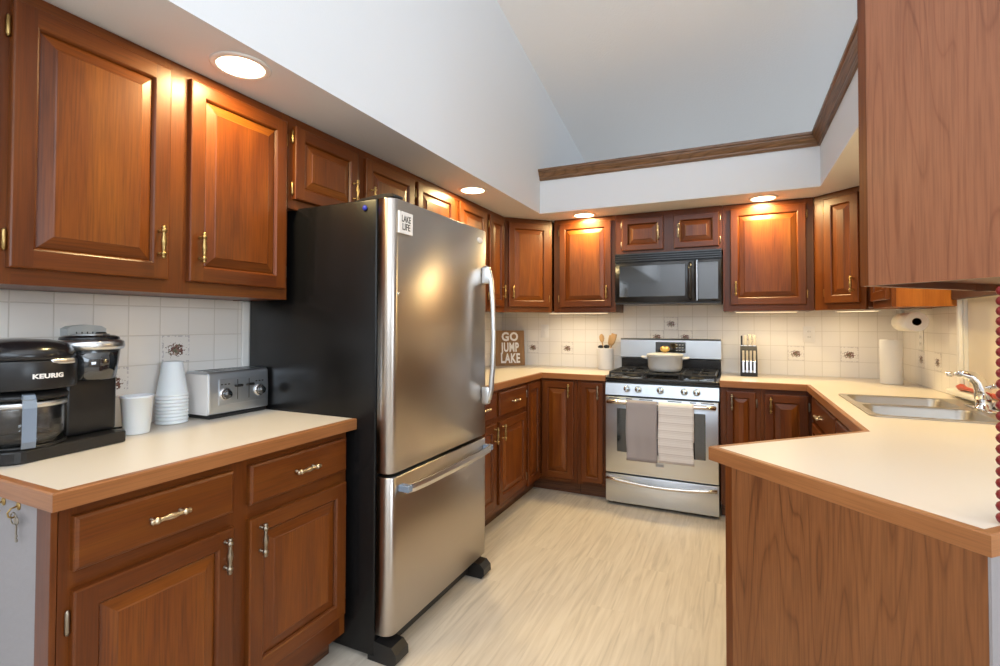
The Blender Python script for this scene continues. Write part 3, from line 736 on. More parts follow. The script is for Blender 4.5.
# door handle: bowed bar near the far edge
m = MB(); yh = 2.448
pts = [(FXD+.012, yh, 1.573), (FXD+.034, yh, 1.55), (FXD+.048, yh, 1.50), (FXD+.057, yh, 1.38), (FXD+.061, yh, 1.225), (FXD+.057, yh, 1.07), (FXD+.048, yh, .95), (FXD+.034, yh, .905), (FXD+.012, yh, .882)]
m.tube(pts, [.015, .015, .0145, .013, .0125, .013, .0145, .015, .015], 12, 1.0); m.box(FXD-.001, FXD+.040, yh-.016, yh+.016, 1.49, 1.576, .006, 2); m.box(FXD-.001, FXD+.040, yh-.016, yh+.016, .878, .965, .006, 2)
m.build('handle', SATIN, fd)
m = MB(); zh = .655
pts = [(FXD+.032, 1.745, zh), (FXD+.046, 1.78, zh), (FXD+.054, 1.87, zh), (FXD+.057, 2.10, zh), (FXD+.054, 2.33, zh), (FXD+.046, 2.44, zh), (FXD+.032, 2.475, zh)]
rg = []
for x, y, z in pts: rg.append([(x-.006, y, z-.014), (x+.004, y, z-.016), (x+.007, y, z), (x+.004, y, z+.016), (x-.006, y, z+.014)])
m.loft(rg, smooth=False)
m.build('handle', SATIN, fz)
m = MB(); m.box(FXD-.001, FXD+.048, 1.742, 1.770, zh-.013, zh+.013, .003); m.box(FXD-.001, FXD+.048, 2.452, 2.478, zh-.013, zh+.013, .003); m.build('handle_mount', GREYP, fz)
m = MB(); m.extr([(.60, 1.769), (.64, 1.778), (.74, 1.786), (.788, 1.782), (.792, 1.771), (.74, 1.770), (.73, 1.769)], FY0+.012, FY0+.075, 'y'); m.build('hinge_cover', BLKP, fr)
for y in (FY0+.004, FY1-.082):
    m = MB(); m.extr([(.69, .003), (.808, .003), (.824, .02), (.822, .050), (.80, .072), (.69, .080)], y, y+.078, 'y'); m.build('foot', BLKP, fr)
m = MB(); m.box(.64, .735, FY0+.085, FY1-.085, .022, .095); m.build('base_grille', BLKP, fr)
m = MB(); m.lathe([(.0, 0), (.030, 0), (.029, .003), (.02, .0045), (0, .005)], (FXD, 2.412, 1.708), 20, 'x', .5); m.build('badge', PLATE, fd)
m = MB(); m.lathe([(.0, 0), (.006, 0), (.006, .002), (0, .002)], (FXD, 1.735, 1.40), 10, 'x'); m.build('screw_cap', SATIN, fd)
mg = thing('fridge_magnet', 'square white lettered magnet on the upper refrigerator door', 'magnet', (FXD+.0005, 1.772, 1.676))
m = MB(); m.box(0, .008, -.046, .046, -.043, .043, .002); m.build('plate', PLATE, mg)
text_mesh('lettering', 'LAKE', .036, BLKP, mg, (.0085, 0, .014), (R(90), 0, R(90)), .0003, .72, bold=.0005); text_mesh('lettering', 'LIFE', .036, BLKP, mg, (.0085, 0, -.017), (R(90), 0, R(90)), .0003, .85, bold=.0005)
m = MB(); m.lathe([(0, 0), (.010, 0), (.0105, -.004), (.007, -.008), (0, -.0085)], (.665, FY0+.0015, 1.735), 14, 'y'); tag(m.build('round_magnet', BLUE), 'small round blue magnet on the black refrigerator side', 'magnet')

# ------------------------------------------------------------------ gas range
RX0, RX1, RYF = 1.124, 1.877, 3.745
rg_ = thing('gas_range', 'stainless gas range with black cooktop and two towels on its oven handle', 'range', (0, 0, 0))
m = MB(); m.box(RX0+.003, RX1-.003, RYF+.03, YB-.015, .02, .885); m.build('body', BLACK, rg_)
m = MB()
for x in (RX0+.05, RX1-.05):
    for y in (RYF+.08, YB-.08): m.lathe([(.018, .001), (.018, .02)], (x, y, 0), 10)
m.build('levelling_foot', BLKP, rg_)
# drawer
m = MB(); m.box(RX0+.004, RX1-.004, RYF+.002, RYF+.029, .026, .222, .004, 2); dr = m.build('drawer', STEELH, rg_)
def bar_handle(root, z, x0, x1, y, bow=.03, r=.0125, drop=0):
    m = MB(); pts = []
    for k in range(13):
        t = k/12; pts.append((x0+(x1-x0)*t, y-.028-bow*math.sin(math.pi*t), z-drop*math.sin(math.pi*t)))
    pts = [(x0+.005, y, z+.001)] + pts + [(x1-.005, y, z+.001)]
    m.tube(pts, [r*.9]+[r]*13+[r*.9], 12); return m.build('handle', RHAND, root)
bar_handle(dr, .198, RX0+.02, RX1-.02, RYF+.003, .012, .0125, .022)
# oven door
m = MB(); m.box(RX0+.004, RX1-.004, RYF, RYF+.029, .232, .770, .006, 2); od = m.build('oven_door', STEELH, rg_)
m = MB(); m.box(RX0+.085, RX1-.085, RYF-.003, RYF+.004, .385, .690, .002); m.build('window', BLKG, od)
bar_handle(od, .738, RX0+.025, RX1-.025, RYF+.001, .010, .014)
m = MB()
for a, b in ((.03, .10), (.15, .19), (.24, .33), (.43, .52), (.57, .61), (.64, .72)): m.box(RX0+a, RX0+b, RYF-.001, RYF+.004, .757, .763)
m.build('vent_slot', BLKP, od)
m = MB(); m.box(1.470, 1.530, RYF-.003, RYF+.001, .300, .330, .001); bd = m.build('badge', SATIN, od)
m = MB(); m.box(1.474, 1.526, RYF-.0045, RYF-.0025, .309, .326, .0005); m.build('badge_inlay', LABELM, bd)
# control panel (sloped)
m = MB(); m.extr([(RYF+.006, .782), (RYF+.018, .864), (RYF+.05, .884), (RYF+.05, .782)], RX0+.002, RX1-.002, 'x'); cpn = m.build('control_panel', STEELH, rg_)
for x in (1.278, 1.356, 1.505, 1.660, 1.738):
    k = MB(); k.lathe([(.024, 0), (.024, -.006), (.020, -.010), (.0185, -.026), (.0165, -.030), (0, -.030)], (0, 0, 0), 20, 'y'); k.box(-.005, .005, -.036, -.028, -.017, .017, .002)
    kn = k.build('knob', KNOBM, cpn, (x, RYF+.0135, .828), (R(-8), 0, 0))
# cooktop, burners, grates
m = MB(); m.box(RX0+.001, RX1-.001, RYF+.012, YB-.075, .885, .905, .004, 2); ck = m.build('cooktop', BLACK, rg_)
bs = [(1.30, 3.92), (1.30, 4.20), (1.725, 3.92), (1.725, 4.20), (1.512, 4.06)]
for x, y in bs:
    m = MB(); m.lathe([(.055, .905), (.055, .911), (.04, .914), (.04, .922), (.034, .926), (0, .926)], (x, y, 0), 20); m.build('burner', [SATIN, ][0] if False else IRON, ck)
for gx0, gx1 in ((RX0+.018, 1.388), (1.394, 1.630), (1.636, RX1-.018)):
    m = MB(); gy0, gy1 = RYF+.05, YB-.10; zt0, zt1 = .930, .944
    for x in (gx0, gx1-.012): m.box(x, x+.012, gy0, gy1, zt0, zt1, .002)
    for y in (gy0, (gy0+gy1)/2-.006, gy1-.012): m.box(gx0+.012, gx1-.012, y, y+.012, zt0, zt1, .002)
    cx = (gx0+gx1)/2
    m.box(cx-.005, cx+.005, gy0+.012, gy0+.10, zt0+.001, zt1, .002); m.box(cx-.005, cx+.005, gy1-.11, gy1-.012, zt0+.001, zt1, .002)
    m.box(cx-.005, cx+.005, (gy0+gy1)/2-.07, (gy0+gy1)/2+.07, zt0+.001, zt1, .002)
    for yy in (gy0+.13, gy1-.14):
        m.box(gx0+.012, gx0+.06, yy, yy+.010, zt0+.001, zt1, .002); m.box(gx1-.06, gx1-.012, yy, yy+.010, zt0+.001, zt1, .002)
    for x in (gx0, gx1-.012):
        for y in (gy0, gy1-.012): m.box(x, x+.012, y, y+.012, .9052, zt0)
    m.build('grate', IRON, ck)
# backguard
m = MB(); m.box(RX0+.002, RX1-.002, YB-.074, YB-.014, .886, 1.165, .004); bgd = m.build('backguard', BLACK, rg_)
m = MB(); m.extr([(YB-.100, 1.022), (YB-.074, 1.010), (YB-.074, 1.172), (YB-.088, 1.172), (YB-.100, 1.160)], RX0, RX1, 'x'); bp_ = m.build('backguard_panel', STEELH, bgd)
m = MB(); m.box(1.400, 1.625, YB-.1035, YB-.100, 1.062, 1.145, .001); dp = m.build('display', BLKG, bp_)
m = MB()
for i in range(3):
    for j in range(3): m.box(1.553+i*.022, 1.566+i*.022, YB-.1045, YB-.1035, 1.078+j*.022, 1.084+j*.022)
m.build('button', LABELM, dp)
# dutch oven
po = thing('dutch_oven', 'pale stoneware dutch oven with gold lid knob on the gas range', 'pot', (1.508, 3.99, .9445))
m = MB(); m.lathe([(.0, .0), (.095, .0), (.108, .006), (.118, .03), (.123, .105), (.127, .108), (.127, .113), (.118, .113), (.114, .105), (.108, .03), (.09, .01), (0, .01)], seg=36); bd = m.build('pot_body', CREAM, po)
for s in (-1, 1):
    m = MB(); m.tube([(s*.120, -.035, .094), (s*.148, -.030, .098), (s*.160, -.012, .1), (s*.160, .012, .1), (s*.148, .030, .098), (s*.120, .035, .094)], .0085, 8); m.build('pot_handle', CERAM, po)
m = MB(); m.lathe([(.0, .114), (.126, .114), (.130, .118), (.126, .124), (.10, .129), (.06, .133), (.02, .134), (0, .134)], seg=36); ld = m.build('lid', CREAM, po)
m = MB(); m.lathe([(.012, .0), (.012, .006), (.026, .010), (.034, .022), (.034, .032), (.028, .044), (.014, .048), (0, .048)], (0, 0, .134), 22); m.build('lid_knob', GOLD, ld)
# towels over the oven handle
def towel(x0, x1, zb, mat, name, label, ph):
    hz, hy_, r = .738, RYF-.035, .0175
    path = []
    n = 14
    for k in range(n+1): path.append((hy_-r-.004+.004*math.sin(k*.6+ph), zb+(hz-zb)*k/n))
    for k in range(1, 8): a = math.pi-math.pi*k/8; path.append((hy_+math.cos(a)*r, hz+math.sin(a)*r))
    for k in range(1, 8): path.append((hy_+r-.002, hz-(hz-.50)*k/7))
    m = MB(); nx = 12
    th = .0022
    V = {}
    for side in (0, 1):
        for i, (y, z) in enumerate(path):
            a = path[max(i-1, 0)]; b = path[min(i+1, len(path)-1)]
            tx, tz = b[0]-a[0], b[1]-a[1]; l = math.hypot(tx, tz); nyy, nz = -tz/l, tx/l
            for j in range(nx+1):
                u = j/nx; wv = .004*math.sin(u*9+ph)*max(0, (hz-z)/(hz-zb)) if i <= n else 0
                V[side, i, j] = m.bm.verts.new((x0+(x1-x0)*u+.004*math.sin(i*.5+ph)*(0 if i > n else (n-i)/n), y+side*nyy*th-abs(wv), z+side*nz*th))
    def f(*k):
        q = m._f([V[i] for i in k]); q.smooth = True
    N = len(path)-1
    for i in range(N):
        for j in range(nx):
            f((0, i, j), (0, i, j+1), (0, i+1, j+1), (0, i+1, j)); f((1, i, j), (1, i+1, j), (1, i+1, j+1), (1, i, j+1))
        f((0, i, 0), (0, i+1, 0), (1, i+1, 0), (1, i, 0)); f((0, i, nx), (1, i, nx), (1, i+1, nx), (0, i+1, nx))
    for j in range(nx): f((0, 0, j), (1, 0, j), (1, 0, j+1), (0, 0, j+1)); f((0, N, j), (0, N, j+1), (1, N, j+1), (1, N, j))
    o = m.build(name, mat); no_offset_uv(o, 0, 0, 0); return tag(o, label, 'towel')
towel(1.284, 1.490, .345, GREYC, 'dish_towel', 'plain grey dish towel hanging on the left of the oven handle', .4)
towel(1.498, 1.722, .352, STRIPE, 'dish_towel', 'white striped dish towel hanging on the right of the oven handle', 1.7)

# ------------------------------------------------------------------ microwave over the range
mw = thing('microwave', 'black over the range microwave under the small wall cabinet', 'microwave', (0, 0, 0))
MX0, MX1, MYF, MZ0, MZ1 = 1.140, 1.890, 4.005, 1.437, 1.822
m = MB(); m.box(MX0, MX1, MYF+.03, YB-.01, MZ0, MZ1, .003); m.build('housing', BLACK, mw)
m = MB()
m.box(MX0, MX1, MYF+.010, MYF+.0295, MZ1-.068, MZ1)
for k in range(4): m.extr([(MYF+.010, MZ1-.066+k*.0165), (MYF-.004, MZ1-.062+k*.0165), (MYF-.004, MZ1-.056+k*.0165), (MYF+.010, MZ1-.052+k*.0165)], MX0, MX1, 'x')
m.build('vent_grille', BLACK, mw)
m = MB(); m.box(MX0, 1.712, MYF, MYF+.0295, MZ0+.012, MZ1-.070, .005, 2); dr = m.build('door', BLACK, mw)
m = MB(); m.box(MX0+.035, 1.650, MYF-.0025, MYF+.004, MZ0+.055, MZ1-.095, .002); m.build('window', BLKG, dr)
m = MB(); m.tube([(1.683, MYF+.0, MZ0+.035), (1.683, MYF-.030, MZ0+.045), (1.683, MYF-.036, MZ0+.10), (1.683, MYF-.036, MZ1-.15), (1.683, MYF-.030, MZ1-.105), (1.683, MYF, MZ1-.095)], .012, 12); m.build('handle', BLACK, dr)
m = MB(); m.box(1.716, MX1, MYF, MYF+.0295, MZ0+.012, MZ1-.070, .004, 2); cp = m.build('control_panel', BLACK, mw)
m = MB(); m.box(1.735, MX1-.022, MYF-.002, MYF+.002, MZ0+.03, MZ1-.09, .001); m.build('keypad', BLKG, cp)
m = MB(); m.box(1.7265, 1.7295, MYF-.003, MYF+.001, MZ0+.02, MZ1-.075); m.build('chrome_strip', CHROME, cp)
m = MB(); m.box(MX0+.005, MX1-.005, MYF+.004, MYF+.0295, MZ0, MZ0+.011); m.build('bottom_trim', BLKP, mw)

# ------------------------------------------------------------------ recessed lights
def downlight(x, y, label, power):
    t = thing('recessed_light', label, 'light', (x, y, ZS))
    m = MB(); m.lathe([(.072, -.001), (.074, -.006), (.088, -.004), (.094, -.0005)], seg=36); r = m.build('trim_ring', TRIMW, t)
    for f in r.data.polygons: f.use_smooth = True
    m = MB(); m.lathe([(0, -.001), (.0735, -.001), (.0735, -.0035), (0, -.0035)], seg=36, smooth=False); m.build('lens', LENS, t)
    d = bpy.data.lights.new('lamp_light', 'AREA'); d.shape = 'DISK'; d.size = .13; d.energy = power; d.color = (1.0, .76, .35)
    o = link('lamp_light', d, t, (0, 0, -.006))
downlight(.478, 1.297, 'glowing recessed soffit light nearest the camera on the left', 7)
downlight(.455, 2.976, 'glowing recessed soffit light above the far end of the refrigerator', 7)
downlight(.905, 3.985, 'glowing recessed soffit light left of the microwave', 9.5)
downlight(2.735, 2.78, 'recessed soffit light above the sink hidden by the hanging cabinet', 9)
downlight(2.150, 3.975, 'glowing recessed soffit light right of the microwave', 9.5)

def under_light(label, loc, rz, length, power):
    t = thing('under_cabinet_light', label, 'light', (*loc, ZB), rz)
    m = MB(); m.box(-length/2, length/2, -.03, .03, -.008, .001, .002); m.build('housing', TRIMW, t)
    m = MB(); m.box(-length/2+.01, length/2-.01, -.022, .022, -.0095, -.0081); m.build('diffuser', emit('strip_lens', (1.0, .80, .52), 1.3), t)
    d = bpy.data.lights.new('strip_light', 'AREA'); d.shape = 'RECTANGLE'; d.size = length-.03; d.size_y = .03; d.energy = power; d.color = (1.0, .80, .50)
    link('strip_light', d, t, (0, 0, -.0105))
under_light('slim strip light under the wall cabinet left of the microwave', (.80, YB-.22), 0, .50, .75)
under_light('slim strip light under the wall cabinet right of the microwave', (2.17, YB-.22), 0, .40, .55)
under_light('slim strip light under the angled right corner cabinet', (2.70, YB-.26), -45, .26, .5)

# ------------------------------------------------------------------ things on the left counter
cm = thing('coffee_maker', 'black two sided coffee maker with silver ring on the left counter', 'coffee maker', (.150, .93, H+.001), 97)
def circ(cx, cy, r, a0, a1, n=14): return [(cx+r*math.cos(R(a0+(a1-a0)*k/n)), cy+r*math.sin(R(a0+(a1-a0)*k/n))) for k in range(n+1)]
CC = (-.070, -.032)
m = MB(); m.prism(circ(-.105, -.065, .058, 180, 275, 8)+circ(.136, -.102, .016, 280, 360, 5)+[(.158, .12), (-.165, .12)], 0, .034, b=.004); m.build('base_tray', BLKP, cm)
m = MB(); m.box(-.165, .010, .062, .118, .034, .20, .010, 2); m.build('rear_tower', BLKP, cm)
m = MB(); m.box(.012, .156, -.062, .118, .034, .205, .012, 3); m.build('brewer_column', BLKP, cm)
HR = .110
hd = circ(*CC, HR, 175, 355, 36)+[(.045, .0), (.045, .118), (-.175, .118)]
m = MB(); m.smoothf = False; m.prism(hd, .190, .268, b=.005); bh = m.build('carafe_side_head', BLKP, cm)
for f in bh.data.polygons: f.use_smooth = abs(f.normal.z) < .3
m = MB()
rings = []
for s_, z in ((.985, .269), (.985, .282), (.95, .296), (.80, .312), (.5, .322), (.1, .325)):
    rings.append([(CC[0]+x*s_, .0+(y+CC[1])*s_, z) for x, y in circ(0, 0, HR, 175, 355, 30)+[(.10, .02), (.10, .145), (-.10, .145)]])
m.loft(rings); m.build('lid', BLACK, bh)
m = MB(); m.box(-.072, -.012, -.142, -.08, .256, .271, .005, 2); m.build('latch', SATIN, bh)
m = MB(); m.lathe([(.052, .197), (.062, .202), (.066, .235), (.072, .292)], (.084, -.052, 0), 30); pd = m.build('pod_head', BLKG, cm)
m = MB(); m.box(.018, .150, -.05, .118, .206, .294, .012, 2); m.build('pod_housing', BLKP, cm)
m = MB(); m.lathe([(.070, .287), (.083, .290), (.087, .300), (.085, .312), (.074, .319), (.05, .320)], (.084, -.045, 0), 36); m.build('silver_ring', SATIN, pd)
m = MB(); m.lathe([(.074, .318), (.072, .326), (.060, .331), (.0, .332)], (.084, -.045, 0), 30); m.build('pod_lid', BLACK, pd)
m = MB(); m.lathe([(.050, .331), (.048, .335), (.0, .3355)], (.084, -.045, 0), 24); m.build('lid_plate', SATIN, pd)
lt = text_mesh('lettering', 'KEURIG', .0165, WHITEL, cm, (0, 0, 0), (0, 0, 0), .0006, 1.18, 1.06, .0007)
for v in lt.data.vertices:        # wrap the word around the curved head
    a_ = R(267) + v.co.x/HR; r_ = HR + .0006 + v.co.z
    v.co = (CC[0]+r_*math.cos(a_), CC[1]+r_*math.sin(a_), .226+v.co.y)
ca = thing('coffee_carafe', 'glass coffee carafe with grey handle sitting in the coffee maker', 'carafe', (0, 0, 0))
cw = Matrix.Rotation(R(97), 4, 'Z') @ Vector((CC[0], CC[1], .0345))
ca.location = cm.location + cw; ca.rotation_euler = (0, 0, R(97+246-270))
m = MB(); m.lathe([(.0, .004), (.080, .004), (.087, .010), (.089, .03), (.089, .105), (.080, .126), (.074, .131), (.070, .131), (.076, .123), (.085, .103), (.085, .03), (.079, .012), (0, .010)], seg=36); m.build('glass_bowl', GLASS, ca)
m = MB(); m.lathe([(.0, .0), (.090, .0), (.090, .006), (.085, .007), (0, .0035)], seg=36); m.build('hot_plate', BLKP, ca)
m = MB(); m.lathe([(.081, .131), (.092, .128), (.092, .136), (.084, .148), (.03, .151), (0, .151)], seg=30); m.build('carafe_lid', BLKP, ca)
m = MB(); m.lathe([(.0903, .108), (.0903, .122)], seg=36); m.build('steel_band', SATIN, ca)
m = MB(); rgs = []
for y, z in ((-.080, .142), (-.122, .138), (-.130, .118), (-.124, .03), (-.112, .012)): rgs.append([(-.014, y, z-.006), (.014, y, z-.006), (.012, y+.014, z+.006), (-.012, y+.014, z+.006)])
m.loft(rgs, smooth=False); m.build('carafe_handle', GREYP, ca)
# cups
def cup_mesh(r0, r1):
    m = MB(); m.lathe([(0, 0), (r0, 0), (r0+.0015, .002), (r1-.003, .118), (r1-.001, .119), (r1, .1225), (r1-.001, .126), (r1-.005, .1265), (r1-.006, .119), (r0-.0015, .004), (0, .004)], seg=28)
    o = m.build('foam_cup', FOAM); me = o.data; bpy.data.objects.remove(o); return me
CUP = cup_mesh(.0355, .0495); CUPS = cup_mesh(.0315, .0535)
tag(link('foam_cup', CUP, None, (.146, 1.176, H+.001)), 'single white foam cup standing upright beside the coffee maker', 'cup')
N = 9
for k in range(N):
    o = link('foam_cup', CUPS, None, (.072, 1.337, H+.128+.0125*k), (math.pi, 0, 0))
    lab = ('upside down white foam cup topmost of the stack by the toaster' if k == N-1 else
           'upside down white foam cup at the very bottom of the stack by the toaster' if k == 0 else
           'upside down foam cup, only its rim showing, %s of the stack' % ('second from the bottom', 'third from the bottom', 'fourth from the bottom', 'in the exact middle', 'fourth from the top', 'third from the top', 'second from the top')[k-1])
    tag(o, lab, 'cup', 'stacked foam cups')
# toaster
to = thing('toaster', 'four slice stainless toaster with two round dials beside the refrigerator', 'toaster', (0, -.013, H))
m = MB(); m.box(.018, .148, 1.442, 1.702, .001, .016, .004); m.build('base', BLKP, to)
m = MB(); m.extr([(.012, .017), (.152, .017), (.153, .10), (.149, .172), (.140, .182), (.022, .182), (.013, .172)], 1.436, 1.708, 'y'); bo = m.build('shell', STEELH, to)
bv = bo.modifiers.new('bevel', 'BEVEL'); bv.width = .006; bv.segments = 3; bv.limit_method = 'ANGLE'
m = MB(); m.box(.012, .150, 1.4335, 1.436, .017, .172, .001); m.build('side_cover', PLATE, to)
m = MB()
for x in (.040, .092):
    for y in (1.455, 1.58): m.box(x, x+.028, y, y+.115, .180, .1828)
m.build('bread_slot', BLKP, bo)
m = MB(); m.box(.1525, .1545, 1.478, 1.690, .050, .150, .001); fp = m.build('front_panel', STEELH, to)
for y in (1.505, 1.660):
    m = MB(); m.lathe([(.025, 0), (.025, .004), (.021, .006)], (.1545, y, .092), 24, 'x'); dl = m.build('dial', CHROME, fp)
    m = MB(); m.lathe([(.017, .004), (.015, .022), (0, .023)], (.1545, y, .092), 20, 'x'); m.build('dial_knob', BLKG, dl)
for y in (1.558, 1.610):
    m = MB(); m.box(.1545, .1555, y-.0012, y+.0012, .065, .145); sl = m.build('lever_slot', BLKP, fp)
    m = MB(); m.box(.155, .172, y-.016, y+.016, .116, .126, .003); m.build('lever', BLKP, sl)
m = MB()
for y in (1.49, 1.505, 1.52, 1.645, 1.66, 1.675): m.box(.1545, .155, y-.004, y+.004, .128, .132)
m.build('button_mark', BLKP, fp)
# wall tap and plug
wt = thing('plug_adapter', 'grey plug in outlet adapter on the tiles behind the coffee maker', 'outlet adapter', (.006, 1.075, 1.18))
m = MB(); m.extr([(-.050, -.06), (.050, -.06), (.054, .085), (.040, .094), (0, .098), (-.040, .094), (-.054, .085)], 0, .001, 'x')
me = MB(); me.loft([[(x, y, z) for y, z in ((-.050, -.06), (.050, -.06), (.054, .085), (.040, .094), (0, .098), (-.040, .094), (-.054, .085))] for x in (0.0005, .045)], smooth=False); m.bm.free()
b_ = me.build('body', P('pale_grey_plastic', (.50, .53, .53), .4), wt)
m = MB()
for y in (-.03, -.015, 0, .015): m.box(.0448, .0458, y-.0015, y+.0015, .055, .075)
m.build('slot', BLKP, b_)
inv = (Matrix.Translation(cm.location) @ Matrix.Rotation(R(97), 4, 'Z')).inverted()
m = MB(); m.tube([(.06, 1.108, 1.222), (.055, 1.112, 1.15), (.045, 1.115, 1.05), (.04, 1.112, .97), (.04, 1.13, .925), (.035, 1.20, .9205), (.03, 1.26, .9205)], .0035, 8); m.xform(inv); pcd = m.build('power_cord', BLKP, cm)
m = MB(); m.box(.052, .074, 1.095, 1.121, 1.225, 1.254, .004); m.xform(inv); m.build('power_plug', BLKP, pcd)

# key hooks on the grey end of the near base cabinet
for x, lb in ((.386, 'small brass key hook at the left under the counter edge'), (.458, 'brass key hook holding the key under the counter edge')):
    hk = thing('key_hook', lb, 'hook', (x, .753, .858))
    m = MB(); m.lathe([(0, 0), (.010, 0), (.010, -.002), (.004, -.004), (0, -.004)], (0, 0, 0), 14, 'y'); m.build('hook_plate', BRASS, hk)
    m = MB(); m.tube([(0, -.003, 0), (0, -.014, -.002), (0, -.020, -.010), (0, -.018, -.020), (0, -.010, -.024), (0, -.006, -.020)], .002, 8); m.build('hook_arm', BRASS, hk)
ky = thing('key', 'small brass key dangling from a ring on the key hook', 'key', (.476, .742, .812))
m = MB(); m.tube([(-.014+.013*math.cos(a), 0, .022+.013*math.sin(a)) for a in [2*math.pi*k/16 for k in range(17)]], .0016, 6); m.build('key_ring', PEWTER, ky)
m = MB(); m.box(-.003, .003, -.001, .001, -.030, .012); m.box(.003, .007, -.001, .001, -.028, -.022); m.box(.003, .006, -.001, .001, -.018, -.013); m.lathe([(.010, -.001), (.010, .001)], (0, 0, .018), 14, 'y'); m.build('key_blade', PEWTER, ky)

# ------------------------------------------------------------------ things on the back counters
sg = thing('wooden_sign', 'brown wooden sign with white lettering leaning in the left corner', 'sign', (.165, 4.235, H+.001), 40)
sg.rotation_euler = (R(-6), 0, R(40))
m = MB(); m.swap = 0; m.box(-.135, .135, 0, .020, 0, .315, .002); m.build('board', SIGNW, sg)
for tx, sz, z, sx in (('GO', .104, .255, .92), ('JUMP', .110, .160, .60), ('LAKE', .114, .062, .63)): text_mesh('lettering', tx, sz, WHITEL, sg, (0, -.0006, z), (R(90), 0, 0), .0005, sx, 1.12, .0042)
cr = thing('utensil_crock', 'white ceramic crock of utensils on the counter left of range', 'crock', (1.005, 4.275, H+.001))
m = MB(); m.lathe([(0, 0), (.062, 0), (.065, .004), (.066, .165), (.0665, .172), (.063, .175), (.059, .170), (.058, .01), (0, .008)], seg=32); m.build('crock_body', CERAM, cr)
def utensil(label, base, top, head, mat, hw, hl, name='wooden_spoon'):
    b0, t0 = Vector(base), Vector(top); d = (t0-b0).normalized()
    m = MB(); m.tube([b0, b0+(t0-b0)*.5, t0], [.005, .005, .0055], 8)
    side = Vector((1, 0, 0)); nrm = d.cross(side).normalized(); side = nrm.cross(d)
    rings = []
    prof = [(0, .35), (.15, .75), (.4, 1), (.7, .95), (.92, .62), (1, .12)] if head == 'spoon' else [(0, .4), (.2, .8), (.6, 1), (.95, 1), (1, .9)]
    for t, w in prof:
        c = t0+d*hl*t; rings.append([c+side*hw*w*math.cos(a)+nrm*.0045*math.sin(a) for a in [2*math.pi*k/10 for k in range(10)]])
    m.loft(rings); o = m.build(name, mat)
    return tag(o, label, 'utensil', 'utensils in the white crock')
cx, cy = 1.005, 4.275
utensil('pale wooden spoon leaning left in the white crock', (cx-.005, cy, H+.02), (cx-.030, cy+.01, 1.135), 'spoon', WSPOON, .021, .07)
utensil('broad wooden spatula leaning right in the white crock', (cx+.0, cy+.008, H+.02), (cx+.045, cy+.012, 1.11), 'flat', WSPOON, .024, .10, 'wooden_spatula')
utensil('second narrower wooden spatula behind the broad one in the crock', (cx-.01, cy+.02, H+.02), (cx+.024, cy+.03, 1.11), 'flat', WSPOON, .018, .085, 'wooden_spatula')
utensil('short dark ladle barely rising above the left rim of the crock', (cx-.015, cy-.012, H+.02), (cx-.036, cy-.018, 1.085), 'spoon', BLKP, .022, .028, 'ladle')
utensil('short dark spoon barely rising above the middle rim of the crock', (cx+.005, cy-.018, H+.02), (cx+.012, cy-.022, 1.085), 'spoon', BLKP, .024, .032, 'serving_spoon')
# knife block
kb = thing('knife_block', 'black knife block with pale handled knives right of the range', 'knife block', (2.062, 4.215, H+.001), 0)
m = MB(); m.extr([(-.055, 0), (.055, 0), (.075, .215), (.020, .215), (-.040, .14), (-.055, .10)], -.055, .055, 'x'); m.build('block', BLKP, kb)
m = MB(); m.box(-.030, .030, -.0563, -.0552, .028, .042); m.build('name_plate', LABELM, kb)
def knife(x, y, z, h, label, w=.008, mat=HNDL, tilt=R(-16)):
    k = thing('kitchen_knife', label, 'knife', (2.062+x, 4.215+y, H+z), 0, 'knives in the block'); k.rotation_euler = (tilt, 0, 0)
    m = MB(); m.box(-w, w, -.007, .007, .012, .012+h, .003, 2); m.build('handle', mat, k)
    m = MB(); m.box(-w*1.05, w*1.05, -.0075, .0075, .004, .0125, .001); m.build('bolster', CHROME, k)
    m = MB(); m.box(-.006, .006, -.001, .001, -.07, .0035); m.build('blade', CHROME, k)
for i, x in enumerate((-.036, -.012, .012, .036)):
    knife(x, -.056, .098, .075, 'small pale handled steak knife in the low front row, %s' % ('first from the left', 'second from the left', 'second from the right', 'first from the right')[i], .0075, tilt=R(-4))
for i, (x, h) in enumerate(((-.022, .075), (.010, .085), (.038, .08))):
    knife(x, .035, .205, h, 'large pale handled knife in the high back row, %s' % ('at its left', 'in its middle', 'at its right')[i], .010)
knife(-.045, .045, .205, .075, 'black handled sharpening steel at the left of the block', .006, BLKP)
m = MB(); sx_ = 2.062+.018
for s in (-1, 1): m.tube([(sx_+s*.016+.014*math.cos(a), 4.275, H+.275+.020*math.sin(a)) for a in [2*math.pi*k/14 for k in range(15)]], .0032, 6); m.tube([(sx_+s*.010, 4.273, H+.258), (sx_, 4.268, H+.225)], .004, 6)
tag(m.build('kitchen_scissors', CHROME), 'kitchen scissors with ring handles standing at the back of the knife block', 'scissors')
